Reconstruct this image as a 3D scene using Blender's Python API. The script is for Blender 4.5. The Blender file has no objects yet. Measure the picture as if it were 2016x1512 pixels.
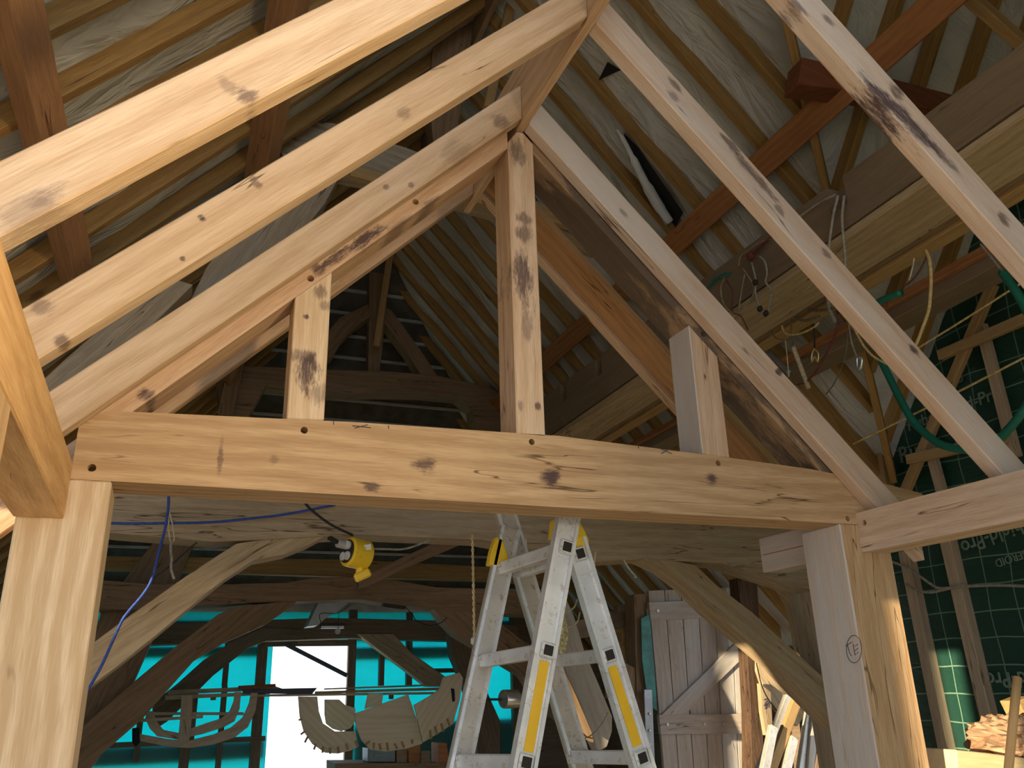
import bpy, bmesh, math, random
from mathutils import Vector, Matrix
random.seed(7)
SC = bpy.context.scene
COL = SC.collection

# ------------------------------------------------------------------ camera, world, sun, exposure
K = 0.8            # metres per drawing unit
EYE = 1.6          # eye height in metres
FPX, PITCH, ROLL, YAW, YB = 1641.594, 0.349984, -0.0288655, 0.3976106, 0.0255556
_fw = Vector((math.sin(YAW)*math.cos(PITCH), math.cos(YAW)*math.cos(PITCH), math.sin(PITCH)))
_r0 = Vector((math.cos(YAW), -math.sin(YAW), 0)); _u0 = _r0.cross(_fw)
CR = _r0*math.cos(ROLL) + _u0*math.sin(ROLL)
CU = -_r0*math.sin(ROLL) + _u0*math.cos(ROLL)
cam_d = bpy.data.cameras.new('camera'); cam = bpy.data.objects.new('camera', cam_d); COL.objects.link(cam)
cam_d.sensor_width = 36; cam_d.lens = FPX/2016*36; cam_d.clip_start = 0.05; cam_d.clip_end = 500
cam.matrix_world = Matrix(((CR.x, CU.x, -_fw.x, 0), (CR.y, CU.y, -_fw.y, 0), (CR.z, CU.z, -_fw.z, EYE), (0, 0, 0, 1)))
SC.camera = cam

world = bpy.data.worlds.new('world'); SC.world = world; world.use_nodes = True
_bg = world.node_tree.nodes['Background']; _bg.inputs[0].default_value = (0.76, 0.88, 1.0, 1); _bg.inputs[1].default_value = 3.2

sun_d = bpy.data.lights.new('sun', 'SUN'); sun = bpy.data.objects.new('sun', sun_d); COL.objects.link(sun)
sun_d.energy = 12.0; sun_d.angle = math.radians(0.6); sun_d.color = (1.0, 0.78, 0.48)
SUN_DIR = Vector((0.90, 0.42, -0.055))
sun.rotation_euler = SUN_DIR.to_track_quat('-Z', 'Y').to_euler()

SC.view_settings.view_transform = 'Standard'; SC.view_settings.look = 'None'
SC.view_settings.gamma = 1; SC.view_settings.use_curve_mapping = False
SC.view_settings.exposure = -0.08
SC.cycles.use_adaptive_sampling = True; SC.cycles.adaptive_threshold = 0.02

# added unseen area light on the right, throws warm light across the frame's left
wl_d = bpy.data.lights.new('added_warm_light', 'AREA'); wl = bpy.data.objects.new('added_warm_light', wl_d); COL.objects.link(wl)
wl_d.shape = 'RECTANGLE'; wl_d.size = 0.20; wl_d.size_y = 0.14; wl_d.energy = 17; wl_d.color = (1.0, 0.72, 0.36); wl_d.spread = math.radians(95)
wl.location = (1.55, -0.35, 2.03); wl.rotation_euler = Vector((-1.75, 1.35, 0.22)).to_track_quat('-Z', 'Y').to_euler()

# ------------------------------------------------------------------ helpers
def B2F(p):        # barn axes -> oak-frame axes (the barn stands 1.5 degrees askew)
    c, s = math.cos(YB), math.sin(YB)
    return Vector((p[0]*c + p[1]*s, -p[0]*s + p[1]*c, p[2]))
def W(p): return Vector((p[0]*K, p[1]*K, p[2]*K + EYE))
def ray(x, y): return (CR*((x-1008)/FPX) - CU*((y-756)/FPX) + _fw)
def atY(x, y, Y): d = ray(x, y); return d*(Y/d.y)
def rayB(x, y):
    d = ray(x, y); c, s = math.cos(YB), math.sin(YB)
    return Vector((d.x*c - d.y*s, d.x*s + d.y*c, d.z))
def atBY(x, y, Y): d = rayB(x, y); return d*(Y/d.y)
def atBX(x, y, X): d = rayB(x, y); return d*(X/d.x)

def put(name, verts, faces, mat, parent=None, origin=None, xdir=None, ydir=None, barn=False, bevel=0.0, smooth=False):
    """verts in drawing units; the object gets its own frame: local x runs along the grain"""
    if barn:
        verts = [B2F(v) for v in verts]
        if xdir is not None: xdir = B2F(xdir)
        if ydir is not None: ydir = B2F(ydir)
        if origin is not None: origin = B2F(origin)
    verts = [Vector(v) for v in verts]
    if origin is None:
        origin = sum(verts, Vector())/len(verts)
    x = Vector(xdir).normalized() if xdir is not None else Vector((1, 0, 0))
    y = Vector(ydir) if ydir is not None else Vector((0, 1, 0))
    y = (y - x*y.dot(x)).normalized(); z = x.cross(y)
    M = Matrix((x, y, z))             # rows: world -> local
    me = bpy.data.meshes.new(name)
    me.from_pydata([(M @ (v - origin))*K for v in verts], [], faces)
    me.materials.append(mat)
    bm = bmesh.new(); bm.from_mesh(me); bmesh.ops.recalc_face_normals(bm, faces=bm.faces); bm.to_mesh(me); bm.free()
    if smooth: me.polygons.foreach_set('use_smooth', [True]*len(me.polygons))
    o = bpy.data.objects.new(name, me); COL.objects.link(o)
    mw = M.transposed().to_4x4(); mw.translation = W(origin)
    if parent is not None:
        o.parent = parent
        o.matrix_local = parent_matrix(parent).inverted() @ mw
    else:
        o.matrix_world = mw
    WM[o.name] = mw
    if bevel:
        b = o.modifiers.new('bevel', 'BEVEL'); b.width = bevel; b.segments = 1; b.limit_method = 'ANGLE'; b.angle_limit = 0.6
    return o
WM = {}
def parent_matrix(p): return WM[p.name]
def root(name, loc):
    o = bpy.data.objects.new(name, None); COL.objects.link(o); o.empty_display_size = 0.05
    mw = Matrix.Translation(W(loc)); o.matrix_world = mw; WM[o.name] = mw
    return o
def tag(o, label=None, cat=None, group=None, kind=None):
    if label: o['label'] = label
    if cat: o['category'] = cat
    if group: o['group'] = group
    if kind: o['kind'] = kind
    return o

def prism(name, poly, y0, y1, mat, grain=(1, 0, 0), **kw):
    """poly of (x,z) pulled from y0 to y1"""
    n = len(poly)
    v = [(p[0], y0, p[1]) for p in poly] + [(p[0], y1, p[1]) for p in poly]
    f = [list(range(n)), list(range(2*n-1, n-1, -1))] + [[i, (i+1) % n, n+(i+1) % n, n+i] for i in range(n)]
    yd = (1, 0, 0) if abs(grain[1]) > 0.9 else (0, 1, 0)
    kw.setdefault('bevel', 0.003)
    return put(name, v, f, mat, xdir=grain, ydir=yd, **kw)
def longest(poly):
    best = max(range(len(poly)), key=lambda i: (poly[i][0]-poly[i-1][0])**2 + (poly[i][1]-poly[i-1][1])**2)
    a, b = poly[best-1], poly[best]
    return (b[0]-a[0], 0, b[1]-a[1])
def slab(name, px, Y, th, mat, grain=None, barn=True, **kw):
    """an outline seen in the photo, set on the plane y=Y (barn or frame axes) with real thickness behind it"""
    fn = atBY if barn else atY
    poly = [(q.x, q.z) for q in (fn(x, y, Y) for x, y in px)]
    if grain is None:
        c = Vector((sum(p[0] for p in poly)/len(poly), sum(p[1] for p in poly)/len(poly)))
        sxx = sum((p[0]-c[0])**2 for p in poly); szz = sum((p[1]-c[1])**2 for p in poly); sxz = sum((p[0]-c[0])*(p[1]-c[1]) for p in poly)
        a = 0.5*math.atan2(2*sxz, sxx-szz); grain = (math.cos(a), 0, math.sin(a))
    return prism(name, poly, Y, Y+th, mat, grain=grain, barn=barn, **kw)
def box(name, a, b, mat, grain=None, **kw):
    """axis box from corner a to corner b"""
    d = [abs(b[i]-a[i]) for i in range(3)]
    if grain is None: grain = [(1, 0, 0), (0, 1, 0), (0, 0, 1)][d.index(max(d))]
    v = [(x, y, z) for x in (a[0], b[0]) for y in (a[1], b[1]) for z in (a[2], b[2])]
    f = [(0, 1, 3, 2), (4, 6, 7, 5), (0, 4, 5, 1), (2, 3, 7, 6), (0, 2, 6, 4), (1, 5, 7, 3)]
    yd = (1, 0, 0) if abs(grain[1]) > 0.9 else (0, 1, 0)
    kw.setdefault('bevel', 0.003)
    return put(name, v, f, mat, xdir=grain, ydir=yd, **kw)
def bar(name, p, q, w, h, mat, up=(0, 0, 1), barn=False, **kw):
    """straight square-section member from p to q: w across, h along 'up'"""
    p, q = Vector(p), Vector(q); x = (q-p).normalized(); u = Vector(up); u = (u - x*u.dot(x)).normalized(); s = x.cross(u)
    v = [e + s*(a*w/2) + u*(b*h/2) for e in (p, q) for a in (-1, 1) for b in (-1, 1)]
    f = [(0, 1, 3, 2), (4, 6, 7, 5), (0, 4, 5, 1), (2, 3, 7, 6), (0, 2, 6, 4), (1, 5, 7, 3)]
    kw.setdefault('bevel', 0.003)
    return put(name, v, f, mat, xdir=x, ydir=s, barn=barn, **kw)
def smooth_path(pts, n=6):
    pts = [Vector(p) for p in pts]
    if len(pts) < 3: return pts
    P = [pts[0]*2-pts[1]] + pts + [pts[-1]*2-pts[-2]]; out = []
    for i in range(1, len(P)-2):
        for k in range(n):
            t = k/n; a, b, c, d = P[i-1], P[i], P[i+1], P[i+2]
            out.append(0.5*((2*b) + (c-a)*t + (2*a-5*b+4*c-d)*t*t + (3*b-a-3*c+d)*t**3))
    out.append(pts[-1]); return out
def tube(name, pts, r, mat, seg=7, smooth=True, curve=True, radii=None, **kw):
    """r in metres"""
    P = smooth_path(pts) if curve else [Vector(p) for p in pts]
    v, f = [], []; prev = None
    for i, p in enumerate(P):
        t = (P[min(i+1, len(P)-1)] - P[max(i-1, 0)]).normalized()
        s = t.cross(prev) if prev is not None and t.cross(prev).length > 1e-4 else t.cross(Vector((0.13, 0.2, 1)))
        s.normalize(); n = s.cross(t).normalized(); prev = n
        rr = (radii[min(len(radii)-1, int(i/(len(P)-1)*(len(radii)-1)+0.5))] if radii else r)/K
        for k in range(seg):
            a = 2*math.pi*k/seg; v.append(p + s*(math.cos(a)*rr) + n*(math.sin(a)*rr))
    for i in range(len(P)-1):
        for k in range(seg): f.append((i*seg+k, i*seg+(k+1) % seg, (i+1)*seg+(k+1) % seg, (i+1)*seg+k))
    f.append(list(range(seg))); f.append([(len(P)-1)*seg+k for k in range(seg)][::-1])
    return put(name, v, f, mat, smooth=smooth, **kw)
def cut(o, cutters):
    """real holes: cutters = (world point in units, direction, radius m, depth m)"""
    tmp = []
    for p, d, r, dep in cutters:
        bm = bmesh.new(); bmesh.ops.create_cone(bm, cap_ends=True, segments=20, radius1=r, radius2=r, depth=dep*2)
        m = bpy.data.meshes.new('cutter'); bm.to_mesh(m); bm.free(); m.materials.append(o.data.materials[0])
        c = bpy.data.objects.new('cutter', m); COL.objects.link(c)
        c.matrix_world = Matrix.Translation(W(p)) @ Vector(d).to_track_quat('Z', 'Y').to_matrix().to_4x4()
        md = o.modifiers.new('b', 'BOOLEAN'); md.object = c; md.operation = 'DIFFERENCE'; md.solver = 'EXACT'; tmp.append(c)
    bev = o.modifiers.get('bevel')
    if bev: w = bev.width; o.modifiers.remove(bev)
    bpy.context.view_layer.update()
    dg = bpy.context.evaluated_depsgraph_get()
    me = bpy.data.meshes.new_from_object(o.evaluated_get(dg)); o.modifiers.clear(); o.data = me
    for c in tmp: bpy.data.objects.remove(c)
    return o
def copy_thing(o):
    c = o.copy(); COL.objects.link(c); WM[c.name] = WM[o.name].copy()
    for ch in list(o.children):
        d = copy_thing(ch); d.parent = c; d.matrix_local = ch.matrix_local.copy()
    return c
def move_to(o, mw): o.matrix_world = mw; WM[o.name] = mw

# ------------------------------------------------------------------ materials
def nt(name):
    m = bpy.data.materials.new(name); m.use_nodes = True; t = m.node_tree
    for n in list(t.nodes): t.nodes.remove(n)
    out = t.nodes.new('ShaderNodeOutputMaterial'); b = t.nodes.new('ShaderNodeBsdfPrincipled')
    t.links.new(b.outputs[0], out.inputs[0]); return m, t, b, out
def nd(t, typ, **kw):
    n = t.nodes.new(typ)
    for k, v in kw.items(): setattr(n, k, v)
    return n
def mathn(t, op, a, b=None, clamp=False):
    n = nd(t, 'ShaderNodeMath', operation=op, use_clamp=clamp)
    for i, v in enumerate((a, b)):
        if v is None: continue
        if isinstance(v, (int, float)): n.inputs[i].default_value = v
        else: t.links.new(v, n.inputs[i])
    return n.outputs[0]
def mixc(t, fac, a, b, mode='MIX'):
    n = nd(t, 'ShaderNodeMix', data_type='RGBA', blend_type=mode)
    for s, v in ((n.inputs[0], fac), (n.inputs[6], a), (n.inputs[7], b)):
        if isinstance(v, (int, float)): s.default_value = v
        elif isinstance(v, tuple): s.default_value = (*v, 1) if len(v) == 3 else v
        else: t.links.new(v, s)
    return n.outputs[2]
def mapr(t, v, a, b, c=0.0, d=1.0, smooth=True):
    n = nd(t, 'ShaderNodeMapRange', interpolation_type='SMOOTHSTEP' if smooth else 'LINEAR')
    t.links.new(v, n.inputs[0])
    for i, x in enumerate((a, b, c, d)): n.inputs[i+1].default_value = x
    return n.outputs[0]
def noise(t, vec, scale, detail=4, rough=0.55, dist=0.0):
    n = nd(t, 'ShaderNodeTexNoise'); n.inputs['Scale'].default_value = scale; n.inputs['Detail'].default_value = detail
    n.inputs['Roughness'].default_value = rough; n.inputs['Distortion'].default_value = dist
    t.links.new(vec, n.inputs['Vector']); return n.outputs[0]
def vmap(t, vec, sc, loc=(0, 0, 0)):
    n = nd(t, 'ShaderNodeMapping'); n.inputs['Scale'].default_value = sc; n.inputs['Location'].default_value = loc
    t.links.new(vec, n.inputs[0]); return n.outputs[0]

def wood(name, light, dark, grain=1.0, stain=0.0, stain_col=(0.06, 0.035, 0.035), cracks=0.6, spots=(), rough=0.75,
         weather=0.0, weather_col=(0.42, 0.40, 0.37), rings=0.5, knots=0.0, bump=0.25, side=None):
    """local x is the length of the timber; spots = (x, z, rx, rz, strength[, y]) in local metres"""
    m, t, b, out = nt(name)
    tc = nd(t, 'ShaderNodeTexCoord'); oi = nd(t, 'ShaderNodeObjectInfo')
    off = nd(t, 'ShaderNodeVectorMath', operation='SCALE'); comb = nd(t, 'ShaderNodeCombineXYZ')
    for i in range(3): t.links.new(oi.outputs['Random'], comb.inputs[i])
    t.links.new(comb.outputs[0], off.inputs[0]); off.inputs['Scale'].default_value = 37.0
    add = nd(t, 'ShaderNodeVectorMath', operation='ADD'); t.links.new(tc.outputs['Object'], add.inputs[0]); t.links.new(off.outputs[0], add.inputs[1])
    P = add.outputs[0]
    broad = noise(t, vmap(t, P, (0.9, 7, 7)), 1.6, 5, 0.55, 0.8)
    fine = noise(t, vmap(t, P, (5, 95, 95)), 1.0, 3, 0.6)
    fine2 = noise(t, vmap(t, P, (14, 260, 260)), 1.0, 2, 0.6)
    w = nd(t, 'ShaderNodeTexWave', wave_type='RINGS', rings_direction='X', wave_profile='SIN')
    w.inputs['Scale'].default_value = 7.0; w.inputs['Distortion'].default_value = 9.0; w.inputs['Detail'].default_value = 2.5; w.inputs['Detail Scale'].default_value = 0.55
    t.links.new(vmap(t, P, (0.35, 1.3, 1.3), (0, 0.06, 0.11)), w.inputs['Vector'])
    g = mathn(t, 'ADD', mathn(t, 'MULTIPLY', broad, 0.9), mathn(t, 'MULTIPLY', fine, 0.55*grain))
    g = mathn(t, 'ADD', g, mathn(t, 'MULTIPLY', w.outputs[1], 0.30*rings))
    g = mathn(t, 'ADD', g, mathn(t, 'MULTIPLY', mathn(t, 'SUBTRACT', fine2, 0.5), 0.8*grain))
    g = mapr(t, g, 0.42, 1.2)
    col = mixc(t, g, light, dark)
    if weather:
        wn = noise(t, vmap(t, P, (0.8, 3, 3), (3, 1, 2)), 1.3, 4, 0.6)
        col = mixc(t, mapr(t, wn, 0.62-0.3*weather, 0.85-0.3*weather, 0, min(1, weather+0.2)), col, weather_col)
    if stain:
        sn = noise(t, vmap(t, P, (2.2, 6, 6), (7, 3, 1)), 1.0, 6, 0.7, 0.4)
        col = mixc(t, mathn(t, 'MULTIPLY', mapr(t, sn, 0.70-0.12*stain, 0.78-0.10*stain), 0.8), col, stain_col)
    if knots:
        vo = nd(t, 'ShaderNodeTexVoronoi'); vo.inputs['Scale'].default_value = 2.3; t.links.new(vmap(t, P, (0.55, 1.6, 1.6)), vo.inputs['Vector'])
        kd = mathn(t, 'ADD', vo.outputs[0], mathn(t, 'MULTIPLY', noise(t, P, 14, 3), 0.10))
        col = mixc(t, mapr(t, kd, 0.10+0.03*knots, 0.06+0.02*knots, 0, 0.75), col, (dark[0]*0.35, dark[1]*0.28, dark[2]*0.25))
    cr = None
    if cracks:
        cn = noise(t, vmap(t, P, (0.7, 11, 11), (5, 5, 5)), 1.4, 3, 0.5, 0.3)
        line = mapr(t, mathn(t, 'ABSOLUTE', mathn(t, 'SUBTRACT', cn, 0.5)), 0.0, 0.010, 1, 0)
        mask = mapr(t, noise(t, vmap(t, P, (1.6, 7, 7), (1, 9, 4)), 1.2, 2), 0.60-0.10*cracks, 0.66-0.08*cracks)
        cr = mathn(t, 'MULTIPLY', line, mask)
        col = mixc(t, mathn(t, 'MULTIPLY', cr, 0.85), col, (dark[0]*0.18, dark[1]*0.14, dark[2]*0.12))
    if spots:
        pn = noise(t, vmap(t, tc.outputs['Object'], (12, 48, 48)), 1.0, 7, 0.78)
        pf = mapr(t, noise(t, vmap(t, tc.outputs['Object'], (22, 150, 150)), 1.0, 3, 0.7), 0.30, 0.50, 0.6, 1)
        sep = nd(t, 'ShaderNodeSeparateXYZ'); t.links.new(tc.outputs['Object'], sep.inputs[0])
        for sp in spots:
            x, z, rx, rz, s = sp[:5]
            ex = mathn(t, 'DIVIDE', mathn(t, 'SUBTRACT', sep.outputs[0], x), rx); ez = mathn(t, 'DIVIDE', mathn(t, 'SUBTRACT', sep.outputs[2], z), rz)
            d = mathn(t, 'SQRT', mathn(t, 'ADD', mathn(t, 'MULTIPLY', ex, ex), mathn(t, 'MULTIPLY', ez, ez)))
            if len(sp) > 5:      # a knot: growth rings round a dark heart
                ring = mathn(t, 'MULTIPLY', mathn(t, 'SINE', mathn(t, 'MULTIPLY', mathn(t, 'ADD', d, mathn(t, 'MULTIPLY', pn, 0.25)), 22.0)), mapr(t, d, 0.6, 2.6, 0.22, 0))
                col = mixc(t, mathn(t, 'MAXIMUM', ring, 0), col, dark)
            d2 = mathn(t, 'ADD', d, mathn(t, 'MULTIPLY', mathn(t, 'SUBTRACT', pn, 0.5), 3.6))
            col = mixc(t, mathn(t, 'MULTIPLY', mapr(t, d2, 1.35, 0.5, 0, s), pf), col, stain_col)
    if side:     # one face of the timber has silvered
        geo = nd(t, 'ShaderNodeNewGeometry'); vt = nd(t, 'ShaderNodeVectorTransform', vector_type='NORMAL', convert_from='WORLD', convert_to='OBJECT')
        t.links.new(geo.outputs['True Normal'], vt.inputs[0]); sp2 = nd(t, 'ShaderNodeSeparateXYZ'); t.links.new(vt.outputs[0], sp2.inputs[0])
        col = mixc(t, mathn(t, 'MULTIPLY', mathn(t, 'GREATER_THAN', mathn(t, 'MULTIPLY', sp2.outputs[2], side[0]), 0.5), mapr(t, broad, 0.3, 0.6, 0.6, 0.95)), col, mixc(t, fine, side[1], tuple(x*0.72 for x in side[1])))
    t.links.new(col, b.inputs['Base Color']); b.inputs['Roughness'].default_value = rough; b.inputs['Specular IOR Level'].default_value = 0.25
    h = mathn(t, 'MULTIPLY', g, -1.0)
    if cr is not None: h = mathn(t, 'SUBTRACT', h, mathn(t, 'MULTIPLY', cr, 3.0))
    bp = nd(t, 'ShaderNodeBump'); bp.inputs['Strength'].default_value = bump; bp.inputs['Distance'].default_value = 0.004
    t.links.new(h, bp.inputs['Height']); t.links.new(bp.outputs[0], b.inputs['Normal'])
    return m
def plain(name, col, rough=0.6, metal=0.0, var=0.12, scale=6.0, dirt=None, dirt_amt=0.4, bump=0.0):
    m, t, b, out = nt(name)
    tc = nd(t, 'ShaderNodeTexCoord'); n = noise(t, tc.outputs['Object'], scale, 5, 0.6)
    c = mixc(t, mapr(t, n, 0.3, 0.7), tuple(x*(1-var) for x in col), tuple(min(1, x*(1+var)) for x in col))
    if dirt:
        n2 = noise(t, tc.outputs['Object'], scale*4, 6, 0.75); c = mixc(t, mapr(t, n2, 0.52, 0.66, 0, dirt_amt), c, dirt)
    t.links.new(c, b.inputs['Base Color']); b.inputs['Roughness'].default_value = rough; b.inputs['Metallic'].default_value = metal
    if bump:
        bp = nd(t, 'ShaderNodeBump'); bp.inputs['Strength'].default_value = bump; bp.inputs['Distance'].default_value = 0.01
        t.links.new(noise(t, tc.outputs['Object'], scale*3, 4), bp.inputs['Height']); t.links.new(bp.outputs[0], b.inputs['Normal'])
    return m

OAK_L, OAK_D = (0.60, 0.415, 0.245), (0.42, 0.265, 0.14)
def oak(name='oak', spots=(), **kw):
    a = dict(light=OAK_L, dark=OAK_D, cracks=0.5, stain=0.0, rings=0.7, stain_col=(0.075, 0.045, 0.05)); a.update(kw)
    return wood(name, spots=spots, **a)
M_OAK = oak('fresh_oak')
M_OAKP = oak('pale_oak', light=(0.74, 0.56, 0.42), dark=(0.55, 0.36, 0.22), weather=0.35, weather_col=(0.62, 0.52, 0.46), cracks=0.2, rings=0.3)
M_OAKS = oak('stained_oak', light=(0.70, 0.52, 0.38), dark=(0.48, 0.30, 0.18), stain=0.5, cracks=0.5)
M_PINE = wood('pine_rafter', (0.40, 0.25, 0.09), (0.25, 0.14, 0.05), cracks=0.2, knots=1.0, rings=0.5, rough=0.7)
M_ORNG = wood('orange_pine', (0.44, 0.205, 0.085), (0.30, 0.13, 0.055), cracks=0.5, rings=0.6)
M_RED = wood('red_brown_timber', (0.24, 0.085, 0.04), (0.15, 0.05, 0.025), cracks=0.3)
M_OLD = wood('old_grey_oak', (0.47, 0.38, 0.27), (0.30, 0.23, 0.155), cracks=1.2, weather=0.4, weather_col=(0.38, 0.35, 0.31), rings=0.5)
M_OLDL = wood('old_tan_oak', (0.52, 0.41, 0.27), (0.34, 0.25, 0.15), cracks=1.0, weather=0.2, weather_col=(0.36, 0.33, 0.28))
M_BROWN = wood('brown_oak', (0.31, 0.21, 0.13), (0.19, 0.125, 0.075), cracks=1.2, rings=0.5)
M_GREYT = wood('grey_planed_timber', (0.25, 0.19, 0.13), (0.18, 0.13, 0.09), cracks=0.3, rings=0.2, weather=0.2, weather_col=(0.21, 0.18, 0.15))
M_BATT = wood('batten_pine', (0.50, 0.34, 0.16), (0.36, 0.22, 0.09), cracks=0.2)
M_DOOR = wood('weathered_door_board', (0.58, 0.54, 0.50), (0.42, 0.36, 0.32), cracks=0.6, stain=0.75, stain_col=(0.15, 0.055, 0.02), weather=0.5, weather_col=(0.58, 0.62, 0.68))  # real weathering; its blue-grey tint also paints in skylight from the left
M_PLY = wood('plywood', (0.72, 0.63, 0.46), (0.56, 0.46, 0.31), grain=0.3, cracks=0.0, rings=0.8, knots=0.7)
M_FORM = wood('grey_pine_board', (0.52, 0.43, 0.33), (0.38, 0.30, 0.22), knots=0.8, cracks=0.3)

def local_of(o, p): return WM[o.name].inverted() @ W(p)
def respot(o, Y, spots, fn=oak, **kw):
    """give a timber its own knots and stains: (px, py, rx, rz, strength[, 'k']) seen on the face y=Y, radii in metres"""
    L = []
    for s in spots:
        q = local_of(o, atY(s[0], s[1], Y)); L.append((q.x, q.z, s[2], s[3], s[4]) + ((1,) if len(s) > 5 else ()))
    o.data.materials[0] = fn(o.name+'_wood', spots=L, **kw)

# ------------------------------------------------------------------ the fresh oak frame
RB_, XL_, XR_ = 2.22, 1.190, 1.222
tie = prism('oak_tie_beam', [(-.28, .613), (-.28, .80), (-.2, .831), (.553, .865), (1.317, .883), (2.08, .857), (2.506, .838), (2.9, .80), (3.10, .772), (3.16, .735), (3.16, .613)], 2.70, 2.87, M_OAK)
respot(tie, 2.70, [(838, 917, .030, .020, .8, 'k'), (733, 957, .022, .013, .8, 'k'), (1085, 945, .030, .026, .95, 'k'), (1403, 942, .024, .020, .9, 'k'), (434, 900, .006, .045, .6), (540, 905, .014, .012, .5), (1885, 960, .04, .03, .9)], rings=1.0, cracks=0.9)
tag(tie, 'long fresh oak tie beam across the frame, two dark knots on its face', 'tie beam')
cut(tie, [(atY(x, y, 2.70), (0, 1, 0), .0095, .05) for x, y in ((181, 921), (599, 847), (1047, 870), (1414, 912), (1669, 1021))])

king = prism('oak_king_post', [(1.147, .875), (1.147, 2.15), (1.19, 2.215), (1.222, 2.215), (1.263, 2.17), (1.263, .875)], 2.70, 2.86, M_OAKS, grain=(0, 0, 1))
respot(king, 2.70, [(1030, 545, .085, .034, .85), (1032, 460, .03, .03, .7), (1020, 300, .05, .03, .7), (1030, 430, .02, .03, .7), (1040, 640, .05, .02, .5), (1058, 800, .012, .012, .8), (1025, 800, .02, .01, .5)], light=(0.72, 0.55, 0.40), dark=(0.52, 0.35, 0.22), cracks=0.7)
tag(king, 'stained oak king post standing on the middle of the tie beam', 'post')
sl = prism('oak_strut', [(.325, .855), (.325, 1.30), (.447, 1.422), (.447, .862)], 2.70, 2.82, M_OAKS, grain=(0, 0, 1))
respot(sl, 2.70, [(606, 733, .05, .030, .9), (628, 775, .03, .03, .5), (628, 574, .02, .02, .6), (640, 602, .015, .015, .5), (598, 700, .02, .03, .6), (604, 624, .008, .008, .9)], light=(0.76, 0.60, 0.43), dark=(0.58, 0.41, 0.25), cracks=0.4)
tag(sl, 'short pale oak strut with a dark knot, left of the king post', 'strut')
sr = prism('oak_strut', [(1.955, .862), (1.955, 1.43), (2.085, 1.30), (2.085, .857)], 2.70, 2.86, M_OAKP, grain=(0, 0, 1))
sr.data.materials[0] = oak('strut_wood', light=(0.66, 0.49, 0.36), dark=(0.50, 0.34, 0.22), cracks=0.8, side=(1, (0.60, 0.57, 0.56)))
tag(sr, 'short pink oak strut with a cracked grey side, right of the king post', 'strut')

pl = prism('oak_principal_rafter', [(-.14, .835), (.05, .853), (1.147, 2.122), (1.147, 2.34), (-.31, .89), (-.28, .80), (-.2, .831)], 2.705, 2.86, M_OAKS, grain=(1, 0, 1))
pl_poly = [(-.14, .835), (1.147, 2.122), (1.147, 2.30), (-.27, .883), (-.27, .80), (-.2, .831)]
bpy.data.objects.remove(pl)
pl = prism('oak_principal_rafter', pl_poly, 2.705, 2.86, M_OAKS, grain=(1, 0, 1))
respot(pl, 2.70, [(715, 472, .085, .018, .95), (660, 505, .06, .012, .9), (627, 528, .02, .02, .8), (850, 400, .05, .015, .6), (287, 777, .018, .018, .9, 'k'), (790, 440, .05, .012, .5)], light=(0.70, 0.50, 0.34), dark=(0.50, 0.31, 0.19))
tag(pl, 'left principal rafter of the oak truss, with a long dark bark stain', 'rafter')
cut(pl, [(atY(x, y, 2.70), (0, 1, 0), .010, .05) for x, y in ((612, 547), (819, 396))])
pr = prism('oak_principal_rafter', [(1.263, 2.122), (2.55, .835), (2.68, .83), (2.68, .92), (1.263, 2.33)], 2.705, 2.87, M_OAKS, grain=(1, 0, -1))
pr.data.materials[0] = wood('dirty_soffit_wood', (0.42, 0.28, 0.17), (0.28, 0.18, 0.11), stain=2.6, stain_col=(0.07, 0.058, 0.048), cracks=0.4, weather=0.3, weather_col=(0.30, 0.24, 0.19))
tag(pr, 'right principal rafter of the oak truss, its underside blackened by dirt', 'rafter')
cut(pr, [(atY(1386, 657, 2.70), (0, 1, 0), .010, .05)])

RAFT = {}
def common(side, y0, y1, spots, label, **kw):
    if side > 0: poly = [(XR_, 3.44-XR_), (2.98, .46), (2.98, .63), (XR_, 3.61-XR_)]; g = (1, 0, -1)
    else: poly = [(XL_, 1.05+XL_), (-.57, .48), (-.57, .65), (XL_, 1.22+XL_)]; g = (1, 0, 1)
    o = prism('oak_common_rafter', poly, y0, y1, M_OAKP, grain=g)
    respot(o, y0, spots, **kw); tag(o, label, 'rafter'); return o
PK = dict(light=(0.66, 0.52, 0.42), dark=(0.49, 0.345, 0.245), cracks=0.15, rings=0.35, weather=0.55, weather_col=(0.66, 0.60, 0.56))
PY = dict(light=(0.68, 0.52, 0.385), dark=(0.51, 0.355, 0.23), cracks=0.1, rings=0.8, weather=0.3, weather_col=(0.64, 0.56, 0.50))
common(-1, 2.638, 2.70, [(985, 240, .03, .03, .55), (900, 300, .06, .04, .25), (760, 368, .012, .01, .6), (810, 365, .01, .01, .6)], 'left oak common rafter lying against the face of the truss', **PY)
common(1, 2.638, 2.70, [(1535, 730, .014, .02, .9), (1228, 420, .02, .01, .5)], 'right oak common rafter lying against the face of the truss', **PK)
common(-1, 2.038, 2.10, [(398, 430, .008, .008, 1), (505, 360, .01, .014, .6), (80, 605, .02, .02, .5), (120, 670, .012, .01, .7), (795, 225, .02, .02, .4), (360, 510, .006, .006, .8)], 'left oak common rafter, second nearest, with a black peg hole knot', **PY)
common(1, 2.038, 2.10, [(1480, 340, .10, .014, .75), (1440, 285, .05, .01, .7), (1327, 165, .03, .012, .7), (1325, 190, .02, .015, .5), (1535, 415, .02, .012, .6), (1800, 690, .025, .012, .9), (1628, 500, .02, .012, .6)], 'right oak common rafter, second nearest, dark streaks along its upper face', **PK)
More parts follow.
